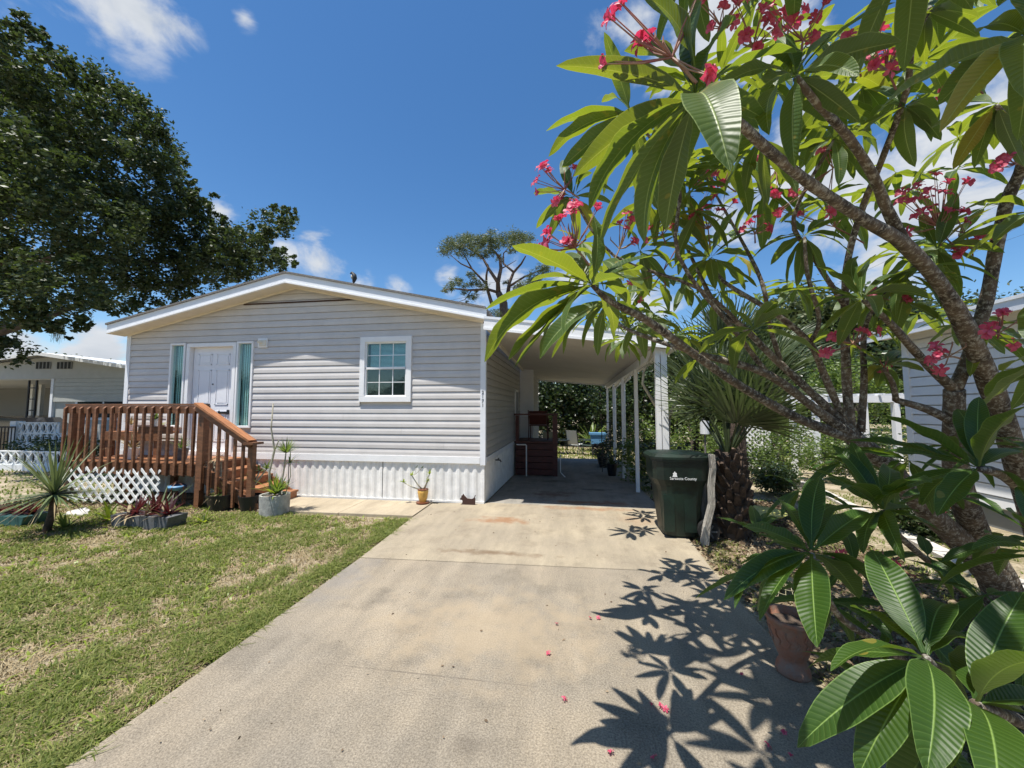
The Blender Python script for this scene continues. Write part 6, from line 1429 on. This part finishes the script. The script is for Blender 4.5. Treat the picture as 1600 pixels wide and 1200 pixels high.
# ------------------------------------------------------------------ lawn blades, leaf litter
def vnoise(x, y, s, seed):
    rg = np.random.default_rng(seed); T = rg.random((64, 64)); u, v = x * s, y * s; iu, iv = np.floor(u).astype(int), np.floor(v).astype(int); fu, fv = u - iu, v - iv; fu = fu * fu * (3 - 2 * fu); fv = fv * fv * (3 - 2 * fv)
    q = lambda a, b_: T[a % 64, b_ % 64]
    return (q(iu, iv) * (1 - fu) + q(iu + 1, iv) * fu) * (1 - fv) + (q(iu, iv + 1) * (1 - fu) + q(iu + 1, iv + 1) * fu) * fv
def grass(name, n, region, m, h, wd, cover, seed, flat=.5):
    x0, x1, y0, y1, inside = region; X = NR.uniform(x0, x1, n * 3); Y = NR.uniform(y0, y1, n * 3)
    dist = np.hypot(X, Y); keep = NR.random(n * 3) < np.clip(2.6 / dist, .12, 1) ** 1.3
    nz_ = .32 * vnoise(X, Y, 1.7, seed) + .38 * vnoise(X, Y, 5.5, seed + 1) + .38 * vnoise(X, Y, 16, seed + 2)
    keep &= (nz_ + NR.normal(size=n * 3) * .05 > 1 - cover) & inside(X, Y)
    X, Y, nz_ = X[keep][:n], Y[keep][:n], nz_[keep][:n]; k = len(X); dist = np.hypot(X, Y)
    a = NR.uniform(0, 6.283, k); ln = NR.uniform(.01, flat, k); hh = h * NR.uniform(.5, 1.2, k) * (.6 + .8 * nz_); w_ = wd * NR.uniform(.7, 1.3, k) * np.clip(dist / 3, 1, 2.6)
    Z = np.where(Y < 6.6, 0, np.clip(-.033 * (Y - 6.6), -.277, 0)) - .038
    sx, sy = -np.sin(a) * w_ / 2, np.cos(a) * w_ / 2; dx, dy = np.cos(a) * ln * hh * 1.6, np.sin(a) * ln * hh * 1.6
    P0 = np.stack([X - sx, Y - sy, Z], 1); P1 = np.stack([X + sx, Y + sy, Z], 1)
    P2 = np.stack([X + dx * .45 + sx * .8, Y + dy * .45 + sy * .8, Z + hh * .62], 1); P3 = np.stack([X + dx * .45 - sx * .8, Y + dy * .45 - sy * .8, Z + hh * .62], 1)
    P4 = np.stack([X + dx * 1.3, Y + dy * 1.3, Z + hh * (1 - .4 * ln)], 1)
    V = np.stack([P0, P1, P2, P3, P4], 1).reshape(-1, 3); o_ = np.arange(k) * 5
    T3 = np.concatenate([np.stack([o_, o_ + 1, o_ + 2], 1), np.stack([o_, o_ + 2, o_ + 3], 1), np.stack([o_ + 3, o_ + 2, o_ + 4], 1)], 0)
    return npmesh(name, V, T3, m, kind='stuff')
lawn = lambda X, Y: (X < -2.36 - .05 * np.sin(Y * 9)) & ~((Y > 5.5) & (X > -5.3)) & ~((Y > 5.75) & (X > -9))
grass('grass', 150000, (-9.5, -2.3, .9, 6.3, lawn), 'grass_blade', .055, .006, .465, 5, 1.2)
grass('dry_grass', 60000, (-9.5, -2.3, .9, 6.3, lawn), 'straw', .045, .0045, .72, 15, 1.6)
grass('far_grass', 30000, (-26, -9.2, 4, 13, lambda X, Y: X < 0), 'grass_blade', .08, .012, .75, 25, .8)
right = lambda X, Y: (X > 1.52) & (X < 5.7) & (np.hypot(X - 2.12, Y - 5.45) > .3)
grass('side_grass', 26000, (1.5, 5.8, 1.5, 9, right), 'grass_blade', .045, .006, .46, 35, 1.2)
grass('back_grass', 20000, (-4, 9, 14.95, 19, lambda X, Y: X > -9), 'grass_blade', .09, .016, .8, 45, .6)
grass('weeds', 6000, (-9.5, -2.3, .9, 6.3, lawn), 'lime_leaf', .045, .014, .46, 55, 1.8)
grass('edge_grass', 7000, (-2.55, -2.25, .9, 5.4, lambda X, Y: X < -2.33 + .05 * np.sin(Y * 23) * np.sin(Y * 7)), 'grass_blade', .06, .006, .55, 65, 1.6)
def litter(name, n, fn, size, m='litter'):
    P = fn(n); V, Fc = leafcloud(P, size * (.5 + NR.random(n)), 1.8, .25); return npmesh(name, V, Fc, m, kind='stuff')
litter('leaf_litter', 16000, lambda n: np.stack([NR.uniform(1.5, 3.6, n) ** 1.0, NR.uniform(1.2, 7.5, n), -.03 + NR.random(n) * .02], 1), .05)
litter('edge_litter', 3500, lambda n: np.stack([-2.36 - np.abs(NR.normal(size=n)) * .09, NR.uniform(1.0, 5.5, n), -.03 + NR.random(n) * .02], 1), .022)
litter('bed_litter', 3000, lambda n: np.stack([NR.uniform(-9, -5.2, n), NR.uniform(5.0, 6.2, n), -.03 + NR.random(n) * .02], 1), .035)
litter('twig_litter', 160, lambda n: np.stack([NR.uniform(-2.2, 1.4, n), NR.uniform(1.0, 6.2, n), .006 + NR.random(n) * .004], 1), .018)
